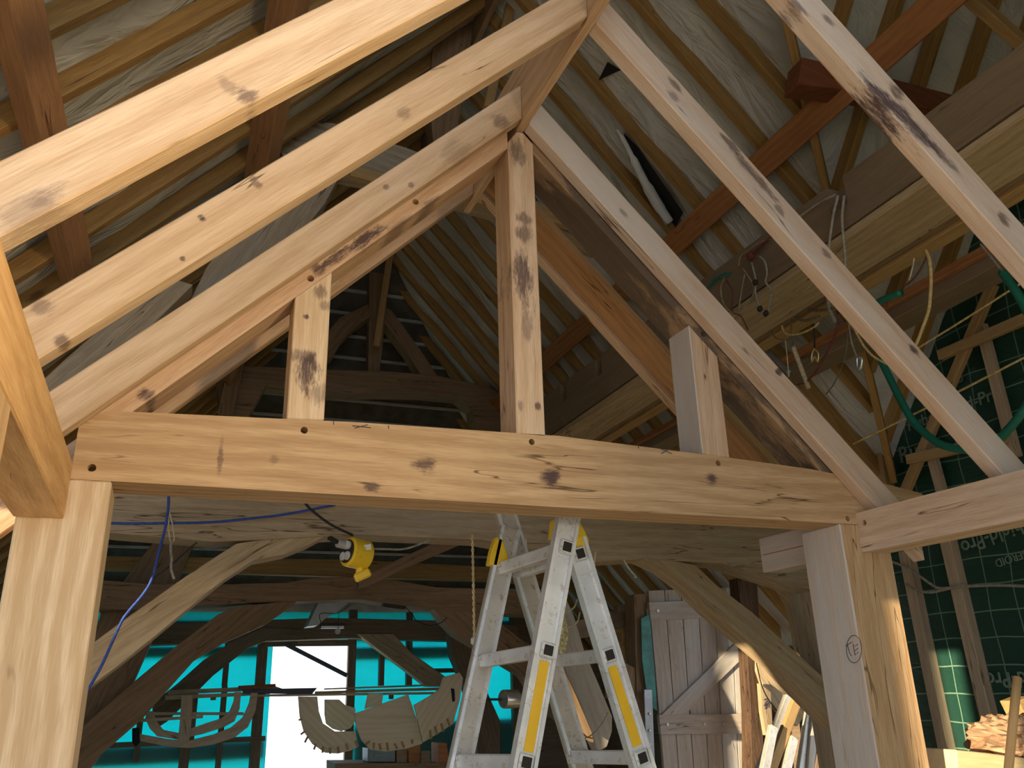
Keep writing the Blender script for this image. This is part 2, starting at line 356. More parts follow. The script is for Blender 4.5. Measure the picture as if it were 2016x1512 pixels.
common(-1, 1.458, 1.52, [(485, 187, .016, .016, .7), (445, 165, .012, .02, .35), (60, 410, .05, .02, .35), (100, 385, .03, .01, .4)], 'nearest left oak common rafter, wide and pale across the top left', **PY)
common(1, 1.458, 1.52, [(1745, 200, .085, .022, .95), (1800, 250, .09, .02, .9), (1765, 180, .02, .02, .8), (1850, 300, .06, .012, .7), (1975, 430, .02, .016, .8), (1720, 230, .012, .012, .9, 'k'), (1630, 40, .02, .012, .7), (1570, 10, .03, .01, .7)], 'nearest right oak common rafter with a big black bark stain and knot', **PK)
o = prism('oak_common_rafter', [(XL_, 1.05+XL_), (-.57, .48), (-.57, .65), (XL_, 1.22+XL_)], 3.24, 3.30, M_OAKS, grain=(1, 0, 1))
tag(o, 'left oak common rafter behind the truss, mostly hidden, blue-black stained', 'rafter')
o = prism('oak_common_rafter', [(XR_, 3.73-XR_), (2.9, .83), (2.9, .88), (XR_, 3.78-XR_)], 3.24, 3.44, M_ORNG, grain=(1, 0, -1))
o.data.materials[0] = oak('orange_plank', light=(0.60, 0.36, 0.18), dark=(0.42, 0.23, 0.11))
tag(o, 'wide orange plank rafter behind the king post on the right, pale upper edge', 'rafter')
o = prism('oak_common_rafter', [(XR_, 3.70-XR_), (2.9, .80), (2.9, .88), (XR_, 3.78-XR_)], 3.445, 3.50, M_OAKP, grain=(1, 0, -1))
tag(o, 'thin tan oak rafter just beyond the wide orange plank rafter', 'rafter')

o = prism('oak_ridge_board', [(XL_, RB_), (XR_, RB_), (XR_, 2.545), (XL_, 2.545)], 0.9, 3.39, M_OAKS, grain=(0, 1, 0))
o.data.materials[0] = oak('ridge_wood', light=(0.66, 0.50, 0.36), dark=(0.48, 0.31, 0.19), cracks=0.2)
tag(o, 'oak ridge board running overhead between the rafter pairs', 'ridge board')

def plate(x0, x1, y0, y1, label, **kw):
    o = prism('oak_wall_plate', [(x0, .495), (x1, .495), (x1, .66), (x0, .66)], y0, y1, M_OAK, grain=(0, 1, 0))
    if kw: o.data.materials[0] = oak('plate_wood', **kw)
    return tag(o, label, 'wall plate')
plate(-.41, -.28, -1.6, 2.70, 'oak wall plate at the left edge, glowing yellow, running towards the viewer', light=(0.72, 0.46, 0.23), dark=(0.50, 0.29, 0.13), cracks=0.5)
o = plate(2.70, 2.84, -1.6, 2.70, 'oak wall plate on the right with a knot, jointed into the right post', light=(0.66, 0.52, 0.41), dark=(0.46, 0.33, 0.24), weather=0.5, weather_col=(0.55, 0.49, 0.45), cracks=1.2)
cut(o, [(Vector((2.70, 2.66, .613)), (1, 0, 0), .0095, .05)])
plate(-.41, -.28, 2.94, 3.35, 'short oak wall plate stub behind the left post')
plate(2.70, 2.84, 2.94, 3.35, 'short grey oak plate stub with a red pencil line, behind the right post', light=(0.58, 0.50, 0.43), dark=(0.44, 0.36, 0.30), weather=0.6, weather_col=(0.54, 0.50, 0.48))
o = box('red_pencil_line', (2.6995, 2.97, .575), (2.698, 3.33, .579), plain('red_chalk', (0.45, 0.10, 0.09), 0.9), bevel=0)
o.parent = bpy.data.objects['oak_wall_plate.003']; o.matrix_local = WM['oak_wall_plate.003'].inverted() @ WM[o.name]; tag(o, 'thin red line')

o = box('oak_post', (-.403, 2.70, -2.0), (-.169, 2.94, .613), M_OAK, grain=(0, 0, 1), bevel=0.004)
o.data.materials[0] = oak('left_post_wood', light=(0.74, 0.60, 0.44), dark=(0.54, 0.39, 0.245), cracks=0.3, rings=1.3)
tag(o, 'left oak post, wide and golden, under the left end of the tie beam', 'post')
o = box('oak_post', (2.604, 2.70, -2.0), (2.863, 2.94, .613), M_OAK, grain=(0, 0, 1), bevel=0.004)
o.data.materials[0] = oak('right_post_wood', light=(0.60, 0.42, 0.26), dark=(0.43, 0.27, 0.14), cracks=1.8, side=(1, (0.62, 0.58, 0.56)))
tag(o, 'right oak post, cracked, with a circled pencil mark on its grey side', 'post'); post_r = o
ink = plain('pencil_ink', (0.05, 0.05, 0.10), 0.8, var=0)
def on_side(x, y):       # a point on the post's left side
    d = ray(x, y); p = d*(2.604/d.x); return Vector((2.6025, p.y, p.z))
ctr = (1682, 1278)
for nm, pts in (('circle', [(ctr[0]+15*math.cos(a*math.pi/10), ctr[1]+27*math.sin(a*math.pi/10)) for a in range(21)]),
                ('stroke', [(1668, 1266), (1673, 1285), (1677, 1292)]), ('stroke', [(1665, 1272), (1678, 1264)]),
                ('stroke', [(1680, 1268), (1684, 1290), (1690, 1284)]), ('stroke', [(1684, 1272), (1690, 1268)]), ('stroke', [(1684, 1281), (1690, 1276)])):
    tube('pencil_'+nm, [on_side(*q) for q in pts], 0.0011, ink, seg=4, parent=post_r, curve=(nm == 'circle'))

# the light orange brace seen under the right principal rafter
o = bar('oak_brace', atY(1425, 800, 3.34)+Vector((-.25, 0, .27)), atY(1560, 955, 3.34)+Vector((.05, 0, -.05)), .06, .13, M_ORNG)
o.data.materials[0] = oak('sawn_brace_wood', light=(0.74, 0.50, 0.24), dark=(0.58, 0.35, 0.15), cracks=0.8)
tag(o, 'rough-sawn golden oak board sloping down behind the right strut', 'board')

# ------------------------------------------------------------------ the barn: roof, walls, floor
RX, RZ, TT = 1.75, 5.0, 1.11           # ridge position and roof slope (underside of the rafters)
FL = -2.0
def mem_mat(name, c1, c2, rough=0.75, wr=0.5):
    m, t, b, out = nt(name); tc = nd(t, 'ShaderNodeTexCoord')
    n = noise(t, tc.outputs['Object'], 1.3, 5, 0.6, 0.6); c = mixc(t, mapr(t, n, 0.35, 0.7), c1, c2)
    n3 = noise(t, tc.outputs['Object'], 5.0, 6, 0.7, 0.5); c = mixc(t, mapr(t, n3, 0.60, 0.78, 0, 0.35), c, tuple(x*0.45 for x in c2))
    t.links.new(c, b.inputs['Base Color']); b.inputs['Roughness'].default_value = rough
    n2 = noise(t, vmap(t, tc.outputs['Object'], (2.2, 5.0, 1)), 1.2, 3, 0.5, 2.5)
    bp = nd(t, 'ShaderNodeBump'); bp.inputs['Strength'].default_value = wr; bp.inputs['Distance'].default_value = 0.08
    t.links.new(n2, bp.inputs['Height']); t.links.new(bp.outputs[0], b.inputs['Normal']); return m
M_MEM = mem_mat('white_roof_membrane', (0.64, 0.67, 0.70), (0.46, 0.49, 0.52))
def sheet(name, P, nu, nv, amp, nrm, mat, th=0.01):
    """a slightly billowing sheet with thickness; P(u,v) -> barn point"""
    from mathutils import noise as mn
    v, f = [], []; N = Vector(nrm).normalized()
    for i in range(nu+1):
        for j in range(nv+1):
            p = Vector(P(i/nu, j/nv)); d = mn.noise(p*1.6)*amp + mn.noise(p*5+Vector((9, 2, 1)))*amp*0.35
            v.append(p + N*d)
    m = len(v); v += [p + N*th for p in v]
    for i in range(nu):
        for j in range(nv):
            a = i*(nv+1)+j; q = (a, a+1, a+nv+2, a+nv+1); f.append(q); f.append(tuple(x+m for x in q[::-1]))
    return put(name, v, f, mat, barn=True, smooth=True)
YF, YE = -5.0, 9.4                      # near end, start of the hipped end
DEP = 0.10*1.49                         # membrane lies on the rafters' backs
def zL(x): return TT*x + RZ - TT*RX
def zR(x): return RZ + TT*RX - TT*x
o = sheet('roof_sheet_left', lambda u, v: (RX-3.9*u, YF+(12.6-YF)*v, zL(RX-3.9*u)+DEP), 22, 70, .035, (-TT, 0, 1), M_MEM); tag(o, 'pale membrane over the left slope of the roof', kind='structure'); o.name = 'ceiling_left'
# the cross wing on the right: z = WC - 1.25 y ; valley where the two slopes meet
WC, WT = 7.40, 1.25
def xV(y): return (WT*y - (WC-RZ-TT*RX))/TT
def xlim(y): return min(6.2, max(xV(y), RX+.02))
def Pr(u, v):
    y = 1.92 + (12.6-1.92)*v
    return (RX+(xlim(y)-RX)*u, y, zR(RX+(xlim(y)-RX)*u)+DEP)
o = sheet('ceiling_right', Pr, 26, 70, .06, (TT, 0, 1), M_MEM); tag(o, 'creased pale membrane over the right slope of the roof', kind='structure')
def Pw(u, v):
    x = RX + (5.05-RX)*u; y0 = 1.92; y1 = ((WC-RZ-TT*RX)+TT*x)/WT
    y = y0+(y1-y0)*v; return (x, y, WC-WT*y+.16)
o = sheet('ceiling_wing', Pw, 20, 20, .03, (0, WT, 1), M_MEM); tag(o, 'pale membrane over the cross wing roof', kind='structure')
def Pw2(u, v):
    x = RX + (5.05-RX)*u; y = 1.92 - 6.0*v; return (x, y, WC-WT*1.92+.16 - WT*(1.92-y))
o = sheet('ceiling_wing_near', Pw2, 12, 12, .03, (0, -WT, 1), M_MEM); tag(o, 'pale membrane on the near slope of the cross wing', kind='structure')

o = sheet('ceiling_right_near', lambda u, v: (RX+3.9*u, YF+(-.95-YF)*v, zR(RX+3.9*u)+DEP), 12, 14, .03, (TT, 0, 1), M_MEM); tag(o, 'pale membrane on the near part of the right slope', kind='structure')
M_FLOOR = plain('dusty_floor', (0.66, 0.48, 0.28), 0.9, var=0.15, scale=0.6, bump=0.4)
o = box('floor', (-14, -12, FL-.1), (12, 18, FL), M_FLOOR, barn=True, bevel=0); tag(o, 'dusty pale ground', kind='structure')
M_WALLB = wood('dark_wall_boards', (0.24, 0.18, 0.13), (0.15, 0.11, 0.08), cracks=0.6)

# rafters, one by one
def copy_to(o, delta):
    c = o.copy(); COL.objects.link(c); mw = WM[o.name].copy(); mw.translation = mw.translation + (W(B2F(delta))-W((0, 0, 0)))
    c.matrix_world = mw; WM[c.name] = mw; return c
def raft(side, y, xa, xb, mat=M_PINE, w=.058, d=.10*1.49):
    zz = zL if side < 0 else zR
    return prism('barn_rafter', [(xa, zz(xa)), (xb, zz(xb)), (xb, zz(xb)+d), (xa, zz(xa)+d)], y, y+w, mat, grain=(1, 0, TT if side < 0 else -TT), barn=True)
y = 1.32; first = None; k = 0
while y < 12.3:
    if first is None: first = raft(-1, y, RX-.02, -2.05); o = first; y0 = y
    else: o = copy_to(first, (0, y-y0, 0))
    tag(o, 'brown pine rafter, one of the evenly spaced row up the left roof slope', 'rafter', 'rafters on the left roof slope'); y += .383
y = 2.18; full = None
while y < 12.3:
    if xV(y) < 5.9:
        o = raft(1, y, RX+.02, min(5.9, max(xV(y)-.03, RX+.25)))
    else:
        if full is None: full = raft(1, y, RX+.02, 5.9); o = full; y0 = y
        else: o = copy_to(full, (0, y-y0, 0))
    tag(o, 'brown pine rafter, one of the evenly spaced row down the right roof slope', 'rafter', 'rafters on the right roof slope'); y += .383
x = 2.25
while x < 5.0:
    yv = ((WC-RZ-TT*RX)+TT*x)/WT; za, zb = WC-WT*1.92, WC-WT*yv
    v = [(x+a, b, c) for a in (0, .058) for b, c in ((1.92, za), (yv, zb), (yv, zb+.16), (1.92, za+.16))]
    f = [(0, 1, 2, 3), (7, 6, 5, 4), (0, 4, 5, 1), (1, 5, 6, 2), (2, 6, 7, 3), (3, 7, 4, 0)]
    o = put('barn_rafter', v, f, M_PINE, xdir=(0, 1, -WT), ydir=(1, 0, 0), barn=True, bevel=.003)
    tag(o, 'brown pine rafter of the cross wing roof at the top right', 'rafter', 'rafters of the cross wing'); x += .36
o = bar('barn_valley_board', (xV(2.0), 2.0, zR(xV(2.0))-.03), (xV(4.75), 4.75, zR(xV(4.75))-.03), .05, .16, M_PINE, barn=True); tag(o, 'sloping valley board where the two barn roofs meet', 'valley board')
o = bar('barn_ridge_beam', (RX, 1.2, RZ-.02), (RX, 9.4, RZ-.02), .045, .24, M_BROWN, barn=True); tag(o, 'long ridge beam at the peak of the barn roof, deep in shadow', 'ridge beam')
# blond rafter across the top right corner
o = slab('barn_rafter', [(1905, -20), (1940, -20), (2070, 100), (2070, 160), (2016, 94), (1990, 72)], 2.3, .06, M_BATT, grain=None); tag(o, 'thin blond rafter cutting across the top right corner', 'rafter')
bpy.data.objects.remove(o)
o = bar('barn_batten', atBY(1880, -30, 2.35), atBY(2080, 145, 2.35), .06, .07, M_BATT, barn=True); tag(o, 'thin blond rafter cutting across the top right corner', 'rafter')

# purlins (run with the barn)
n_ = Vector((.743, -.669)); s_ = Vector((.669, .743))
def purlinL(A, d, L, label, y0, y1, mat):
    A = Vector(A); P = [A, A+n_*d, A+n_*d+s_*L, A+s_*L]
    o = prism('barn_purlin', [tuple(p) for p in P], y0, y1, mat, grain=(0, 1, 0), barn=True); return tag(o, label, 'purlin')
purlinL((-.81, 2.16), .15, .12, 'lower left purlin, an orange-brown beam at the left edge of the view', 1.0, 9.2, M_ORNG)
bpy.data.objects['barn_purlin'].data.materials[0] = wood('left_purlin_wood', (0.42, 0.235, 0.12), (0.27, 0.14, 0.075), cracks=0.5, knots=0.4)
purlinL((.09, 3.16), .163, .11, 'upper left purlin, an orange-brown beam passing behind the left rafters', 1.0, 9.2, M_ORNG)
bpy.data.objects['barn_purlin.001'].data.materials[0] = bpy.data.objects['barn_purlin'].data.materials[0]
nR = Vector((-.743, -.669)); sR = Vector((.669, -.743)); A = Vector((3.27, 3.31))
o = prism('barn_purlin', [tuple(p) for p in (A, A+nR*.12, A+nR*.12+sR*.17, A+sR*.17)], 1.6, 9.2, M_ORNG, grain=(0, 1, 0), barn=True)
tag(o, 'right purlin, a long bright orange beam sloping up to the top right', 'purlin')
o = prism('barn_trimmer', [tuple(p) for p in (atBY(1572, 165, 2.95).xz, atBY(1580, 112, 2.95).xz, atBY(1740, 150, 2.95).xz, atBY(1892, 190, 2.95).xz, atBY(1862, 222, 2.95).xz, atBY(1700, 180, 2.95).xz)], 2.95, 3.08, M_RED, grain=(1, 0, -.25), barn=True)
tag(o, 'short dark red timber crossing above the orange purlin, ends sawn off', 'beam')

# the big notched plate stored under the right slope
v = [(2.9, 1.2, 2.11), (3.25, 1.2, 2.11), (3.25, 1.2, 2.34), (2.9, 1.2, 2.34), (2.9, 9.0, 2.11), (3.25, 9.0, 2.11), (3.25, 9.0, 2.58), (2.9, 9.0, 2.58)]
big = put('notched_beam', v, [(0, 1, 2, 3), (7, 6, 5, 4), (0, 4, 5, 1), (1, 5, 6, 2), (2, 6, 7, 3), (3, 7, 4, 0)], M_GREYT, xdir=(0, 1, 0), ydir=(1, 0, 0), barn=True)
tag(big, 'massive planed beam under the right roof slope with notches along its top edge', 'beam')
o = prism('lower_plank', [(2.9, 2.055), (3.25, 2.055), (3.25, 2.10), (2.9, 2.10)], 1.2, 9.0, M_OLDL, grain=(0, 1, 0), barn=True); tag(o, 'tan plank fixed under the notched beam, a dark seam between them', 'plank')
cl = []
for px in ((1648, 390), (1560, 505), (1790, 210), (1264, 700), (1180, 762), (1111, 818)):
    p = atBX(px[0], px[1], 2.9); cl.append((p.y, 2.34+(p.y-1.2)/7.8*.24))
bm = bmesh.new()
tmp = []
for yy, zt in cl:
    bmc = box('c', (2.86, yy-.06, zt-.16), (2.98, yy+.06, zt+.1), M_GREYT, barn=True, bevel=0); tmp.append(bmc)
for c in tmp:
    md = big.modifiers.new('b', 'BOOLEAN'); md.object = c; md.operation = 'DIFFERENCE'; md.solver = 'EXACT'
bpy.context.view_layer.update(); dg = bpy.context.evaluated_depsgraph_get(); me = bpy.data.meshes.new_from_object(big.evaluated_get(dg)); big.modifiers.clear(); big.data = me
for c in tmp: bpy.data.objects.remove(c)
for (x0, x1, z0, z1, mat, nm, lab) in ((3.34, 3.45, 2.06, 2.15, M_BATT, 'hanging_rail', 'yellow pine rail parallel to the notched beam, rope loops hung over it'),
                                  (3.24, 3.32, 2.07, 2.13, M_BROWN, 'hanging_rail', 'dark thin rail between the notched beam and the yellow pine rail'),
                                  (3.78, 3.98, 2.00, 2.10, M_GREYT, 'hanging_rail', 'grey timber rail furthest right of the parallel rails'),
                                  (3.735, 3.775, 2.07, 2.12, M_ORNG, 'hanging_rail', 'orange-edged rail beside the grey timber rail')):
    o = prism(nm, [(x0, z0), (x1, z0), (x1, z1), (x0, z1)], 1.2, 9.0, mat, grain=(0, 1, 0), barn=True); tag(o, lab, 'rail')

# ------------------------------------------------------------------ barn truss 1
def T(name, px, Y, th, mat, label, cat, grain=None, **kw):
    return tag(slab(name, px, Y, th, mat, grain=grain, **kw), label, cat)
T('barn_tie_beam', [(205, 935), (600, 960), (1000, 965), (1500, 985), (1660, 1010), (1660, 1168), (1620, 1166), (1570, 1155), (1430, 1110), (1270, 1100), (1180, 1106), (950, 1063), (700, 1052), (560, 1060), (420, 1066), (225, 1050), (150, 1040), (150, 935)], 5.0, .24, M_OLD, 'old curved tie beam of the barn, seen just below the fresh oak one', 'tie beam', grain=(1, 0, 0))
T('barn_brace', [(120, 1300), (174, 1272), (250, 1216), (368, 1133), (465, 1070), (555, 1056), (639, 1044), (649, 1051), (610, 1072), (562, 1091), (500, 1103), (440, 1142), (368, 1200), (290, 1265), (220, 1320), (150, 1372), (120, 1390)], 5.02, .20, M_OLDL, 'curved grey-brown brace on the left, rising from the post to the old tie beam', 'brace')
T('barn_brace', [(1262, 1098), (1273, 1093), (1369, 1112), (1414, 1154), (1481, 1205), (1551, 1270), (1607, 1320), (1650, 1357), (1690, 1400), (1700, 1480), (1668, 1450), (1600, 1380), (1534, 1312), (1459, 1248), (1402, 1200), (1357, 1155), (1312, 1120)], 5.02, .20, M_OLDL, 'curved brace on the right with a sunlit underside, running down behind the oak post', 'brace')
T('barn_post', [(1590, 1130), (1700, 1130), (1790, 1700), (1690, 1700), (1640, 1390)], 5.05, .25, M_OLD, 'old barn post behind the right oak post', 'post')
T('barn_brace', [(1555, 1152), (1588, 1156), (1605, 1183), (1618, 1244), (1628, 1326), (1616, 1330), (1602, 1300), (1592, 1240), (1578, 1185)], 5.5, .22, M_OLDL, 'short curved brace with a bright inner edge, beside the old barn post', 'brace')
T('barn_strut', [(368, 605), (405, 529), (470, 430), (560, 320), (640, 240), (720, 250), (640, 400), (560, 500), (500, 600), (440, 700)], 5.0, .18, M_OLD, 'broad old timber with a deep crack, behind the left rafters', 'strut')
T('barn_strut', [(60, 770), (130, 705), (240, 610), (330, 545), (380, 560), (300, 640), (200, 730), (110, 800)], 4.6, .15, M_OLD, 'old grey strut in shadow at the foot of the left roof slope', 'strut')
T('barn_collar', [(540, 250), (600, 232), (700, 262), (800, 290), (900, 330), (1000, 372), (1120, 420), (1200, 480), (1180, 490), (1100, 450), (1000, 420), (900, 392), (800, 366), (680, 340), (560, 322)], 5.0, .16, M_OLD, 'old collar timber crossing high behind the left rafters', 'collar')
T('barn_collar', [(690, 325), (800, 352), (930, 372), (1060, 400), (1150, 440), (1145, 455), (1050, 424), (930, 396), (800, 374), (690, 345)], 4.9, .05, M_BATT, 'pale lath fixed along the lower edge of the old collar', 'lath')
T('barn_post', [(860, -20), (935, -20), (925, 120), (900, 260), (855, 300), (845, 200)], 5.1, .15, M_BROWN, 'dark post hanging from the barn ridge near the top of the view', 'post')
T('barn_lath', [(1003, -20), (1021, -20), (972, 208), (953, 208)], 4.7, .04, M_BATT, 'thin pale lath hanging beside the dark ridge post', 'lath')

# ------------------------------------------------------------------ barn truss 2
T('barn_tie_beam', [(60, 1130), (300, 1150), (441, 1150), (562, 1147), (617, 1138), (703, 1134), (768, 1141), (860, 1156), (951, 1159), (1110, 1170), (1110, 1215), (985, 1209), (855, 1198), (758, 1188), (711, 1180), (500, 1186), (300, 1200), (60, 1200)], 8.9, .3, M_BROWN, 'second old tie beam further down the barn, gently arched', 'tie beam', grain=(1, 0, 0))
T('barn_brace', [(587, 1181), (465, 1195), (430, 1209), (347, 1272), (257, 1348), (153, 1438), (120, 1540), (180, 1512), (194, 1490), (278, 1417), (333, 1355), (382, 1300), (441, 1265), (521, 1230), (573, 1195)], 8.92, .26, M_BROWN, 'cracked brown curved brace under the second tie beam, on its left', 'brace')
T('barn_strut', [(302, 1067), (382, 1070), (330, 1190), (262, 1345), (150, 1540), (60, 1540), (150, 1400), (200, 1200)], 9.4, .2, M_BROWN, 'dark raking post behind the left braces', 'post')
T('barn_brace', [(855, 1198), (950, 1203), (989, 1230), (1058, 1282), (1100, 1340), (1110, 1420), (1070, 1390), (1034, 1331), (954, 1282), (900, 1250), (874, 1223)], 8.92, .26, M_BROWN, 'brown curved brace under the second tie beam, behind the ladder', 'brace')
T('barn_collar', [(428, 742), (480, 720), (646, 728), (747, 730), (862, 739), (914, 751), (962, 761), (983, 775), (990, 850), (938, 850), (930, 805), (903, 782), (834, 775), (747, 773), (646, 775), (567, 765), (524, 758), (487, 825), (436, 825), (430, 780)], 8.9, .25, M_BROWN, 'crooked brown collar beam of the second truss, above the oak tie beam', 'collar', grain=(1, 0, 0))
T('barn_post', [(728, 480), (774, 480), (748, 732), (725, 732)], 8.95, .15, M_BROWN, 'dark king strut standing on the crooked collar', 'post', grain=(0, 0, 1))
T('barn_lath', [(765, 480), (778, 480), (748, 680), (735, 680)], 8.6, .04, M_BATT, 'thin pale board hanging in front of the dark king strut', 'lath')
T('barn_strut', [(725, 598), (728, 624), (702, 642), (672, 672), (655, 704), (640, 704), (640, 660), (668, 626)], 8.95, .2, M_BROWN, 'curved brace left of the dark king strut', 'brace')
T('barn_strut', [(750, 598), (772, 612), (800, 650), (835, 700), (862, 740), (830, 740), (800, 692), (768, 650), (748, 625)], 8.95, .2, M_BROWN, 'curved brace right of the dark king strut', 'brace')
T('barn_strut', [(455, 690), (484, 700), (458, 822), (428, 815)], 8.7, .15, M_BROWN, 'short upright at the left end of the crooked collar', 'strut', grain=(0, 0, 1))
T('barn_plate', [(1121, 1226), (1249, 1190), (1262, 1225), (1200, 1245), (1121, 1262)], 7.8, .2, M_GREYT, 'pale plate rising to the right behind the ladder', 'plate')

# ------------------------------------------------------------------ hipped far end
HY, HZ, HT = 12.15, 1.25, 1.05          # plane z = HZ + HT*(HY - y)
def hz(y): return HZ + HT*(HY-y)
o = put('ceiling_hip', [(-2.1, 12.6, hz(12.6)+.15), (5.6, 12.6, hz(12.6)+.15), (5.6, 8.5, hz(8.5)+.15), (-2.1, 8.5, hz(8.5)+.15), (-2.1, 12.6, hz(12.6)+.2), (5.6, 12.6, hz(12.6)+.2), (5.6, 8.5, hz(8.5)+.2), (-2.1, 8.5, hz(8.5)+.2)], [(0, 1, 2, 3), (7, 6, 5, 4), (0, 4, 5, 1), (1, 5, 6, 2), (2, 6, 7, 3), (3, 7, 4, 0)], plain('dark_slates', (0.085, 0.075, 0.065), 0.8, var=0.3), barn=True); tag(o, 'dark slates over the hipped end of the barn', kind='structure')
M_SLATB = plain('weathered_batten', (0.42, 0.42, 0.40), 0.8)
y = 12.1; f0 = None; k = 0
while y > 9.0:
    if f0 is None:
        f0 = box('slate_batten', (-2.0, y, hz(y)+.09), (5.5, y+.035, hz(y)+.12), M_SLATB, barn=True, bevel=0); o = f0; yy0 = y
    else: o = copy_to(f0, (0, y-yy0, hz(y)-hz(yy0)))
    tag(o, 'thin slate batten, one of the close rows across the hipped far end', 'batten', 'slate battens of the far end'); y -= .2
T('barn_purlin', [(60, 1092), (300, 1096), (700, 1102), (960, 1116), (1100, 1122), (1100, 1152), (960, 1144), (700, 1136), (300, 1124), (60, 1118)], 9.6, .12, M_BATT, 'yellow-brown purlin crossing the hipped end above the second tie beam', 'purlin', grain=(1, 0, 0))
bpy.data.objects[list(o.name for o in bpy.data.objects if o.name.startswith('barn_purlin'))[-1]].data.materials[0] = M_PINE
T('barn_strut', [(885, 1055), (940, 1058), (800, 1118), (735, 1150), (706, 1158), (706, 1140), (790, 1098)], 8.5, .1, M_BROWN, 'brown raking board resting on the second tie beam near the yellow socket box', 'board')

# ------------------------------------------------------------------ walls
def board_wall(name, a, b, label): return tag(box(name, a, b, M_WALLB, barn=True, bevel=0), label, kind='structure')
for i, (a_, b_) in enumerate(((-.5, .07), (.36, .95), (1.18, 2.15), (2.85, 3.1), (3.9, 12.6))):  # stretches placed to keep sun off the posts, gaps added to admit it
    board_wall('wall_left_%d' % (i+1), (-2.2, a_, FL), (-2.1, b_, .72), 'dark boarded left wall of the barn, gaps added to let the low sun in')
board_wall('ceiling_left_eave', (-2.25, -5, .72), (-2.1, 12.6, 1.0), 'eaves boarding along the left of the barn')
# green printed membrane on the right wall
mg, t, b, out = nt('green_membrane'); tc = nd(t, 'ShaderNodeTexCoord')
br = nd(t, 'ShaderNodeTexBrick'); br.offset = 0; br.inputs['Scale'].default_value = 1.0; br.inputs['Mortar Size'].default_value = 0.0035; br.inputs['Brick Width'].default_value = 0.17; br.inputs['Row Height'].default_value = 0.14
br.inputs['Color1'].default_value = (0.012, 0.055, 0.042, 1); br.inputs['Color2'].default_value = (0.014, 0.06, 0.048, 1); br.inputs['Mortar'].default_value = (0.16, 0.28, 0.22, 1)
sw = nd(t, 'ShaderNodeSeparateXYZ'); t.links.new(tc.outputs['Object'], sw.inputs[0]); cb = nd(t, 'ShaderNodeCombineXYZ')
t.links.new(sw.outputs[0], cb.inputs[0]); t.links.new(sw.outputs[2], cb.inputs[1])
wob = nd(t, 'ShaderNodeVectorMath', operation='ADD'); nz = nd(t, 'ShaderNodeTexNoise'); nz.inputs['Scale'].default_value = 1.5; t.links.new(cb.outputs[0], nz.inputs['Vector'])
sc = nd(t, 'ShaderNodeVectorMath', operation='SCALE'); sc.inputs['Scale'].default_value = 0.09; t.links.new(nz.outputs['Color'], sc.inputs[0]); t.links.new(cb.outputs[0], wob.inputs[0]); t.links.new(sc.outputs[0], wob.inputs[1])
t.links.new(wob.outputs[0], br.inputs['Vector']); t.links.new(br.outputs['Color'], b.inputs['Base Color']); b.inputs['Roughness'].default_value = 0.38
bp = nd(t, 'ShaderNodeBump'); bp.inputs['Strength'].default_value = 0.6; bp.inputs['Distance'].default_value = 0.05
t.links.new(noise(t, vmap(t, tc.outputs['Object'], (1.2, 1, 3.5)), 1.6, 4, 0.6, 1.0), bp.inputs['Height']); t.links.new(bp.outputs[0], b.inputs['Normal'])
M_GREEN = mg
GW = 5.0
gv = [(-5.0, FL), (5.0, FL), (5.0, 1.55), (4.79, 1.86), (4.01, 2.84), (3.0, 3.9), (1.9, 4.95), (-.6, 4.9), (-5.0, -.4)]
v = [(GW, p[0], p[1]) for p in gv] + [(GW+.04, p[0], p[1]) for p in gv]; n = len(gv)
o = put('wall_right', v, [list(range(n)), list(range(2*n-1, n-1, -1))] + [[i, (i+1) % n, n+(i+1) % n, n+i] for i in range(n)], M_GREEN, xdir=(0, 1, 0), ydir=(1, 0, 0), origin=(GW, 0, 0), barn=True)
tag(o, 'dark green printed membrane closing the right wall', kind='structure')
def on_wall(x, y, off=.01): q = atBX(x, y, GW-off); return q
def text_on(name, s, p, h, right, up, mat, parent, label=None, ex=0.0015):
    """flat raised lettering: p = left end of the baseline (F units), h = letter height (m)"""
    cu = bpy.data.curves.new(name, 'FONT'); cu.body = s; cu.size = h*1.38; cu.extrude = ex; cu.offset = h*0.018
    tmp = bpy.data.objects.new('tmp', cu); COL.objects.link(tmp); bpy.context.view_layer.update()
    me = bpy.data.meshes.new_from_object(tmp.evaluated_get(bpy.context.evaluated_depsgraph_get())); bpy.data.objects.remove(tmp)
    me.materials.clear(); me.materials.append(mat)
    o = bpy.data.objects.new(name, me); COL.objects.link(o)
    r = Vector(right).normalized(); u = Vector(up); u = (u-r*u.dot(r)).normalized(); n = r.cross(u)
    mw = Matrix((r, u, n)).transposed().to_4x4(); mw.translation = W(p); WM[o.name] = mw
    if parent: o.parent = parent; o.matrix_local = WM[parent.name].inverted() @ mw
    else: o.matrix_world = mw
    if label: o['label'] = label
    return o
M_INK = plain('pale_print', (0.17, 0.25, 0.21), 0.6, var=0.2, scale=12)
wallR = o
def wtext(s, px, h, flip=False, end=False, tilt=0.0):
    p = B2F(on_wall(*px)); d = Vector((0, -1, tilt)) if not flip else Vector((0, 1, -tilt)); u = Vector((0, 0, 1)) if not flip else Vector((0, 0, -1))
    o = text_on('print_lettering', s, p, h, B2F(d), B2F(u), M_INK, wallR)
    if end:
        L = max(v.co.x for v in o.data.vertices)
        for v in o.data.vertices: v.co.x -= L
wtext('Ru', (1772, 912), .10)
wtext('Rubershield-Pro', (1972, 782), .072, end=True)
wtext('RUBEROID', (1897, 750), .042, end=True)
wtext('Rubershield-Pro', (1890, 1068), .078, flip=True, end=True, tilt=.14)
wtext('RUBEROID', (1958, 1103), .042, flip=True, end=True, tilt=.14)
wtext('Rubershield-Pro', (1938, 1325), .078, flip=True, end=True)
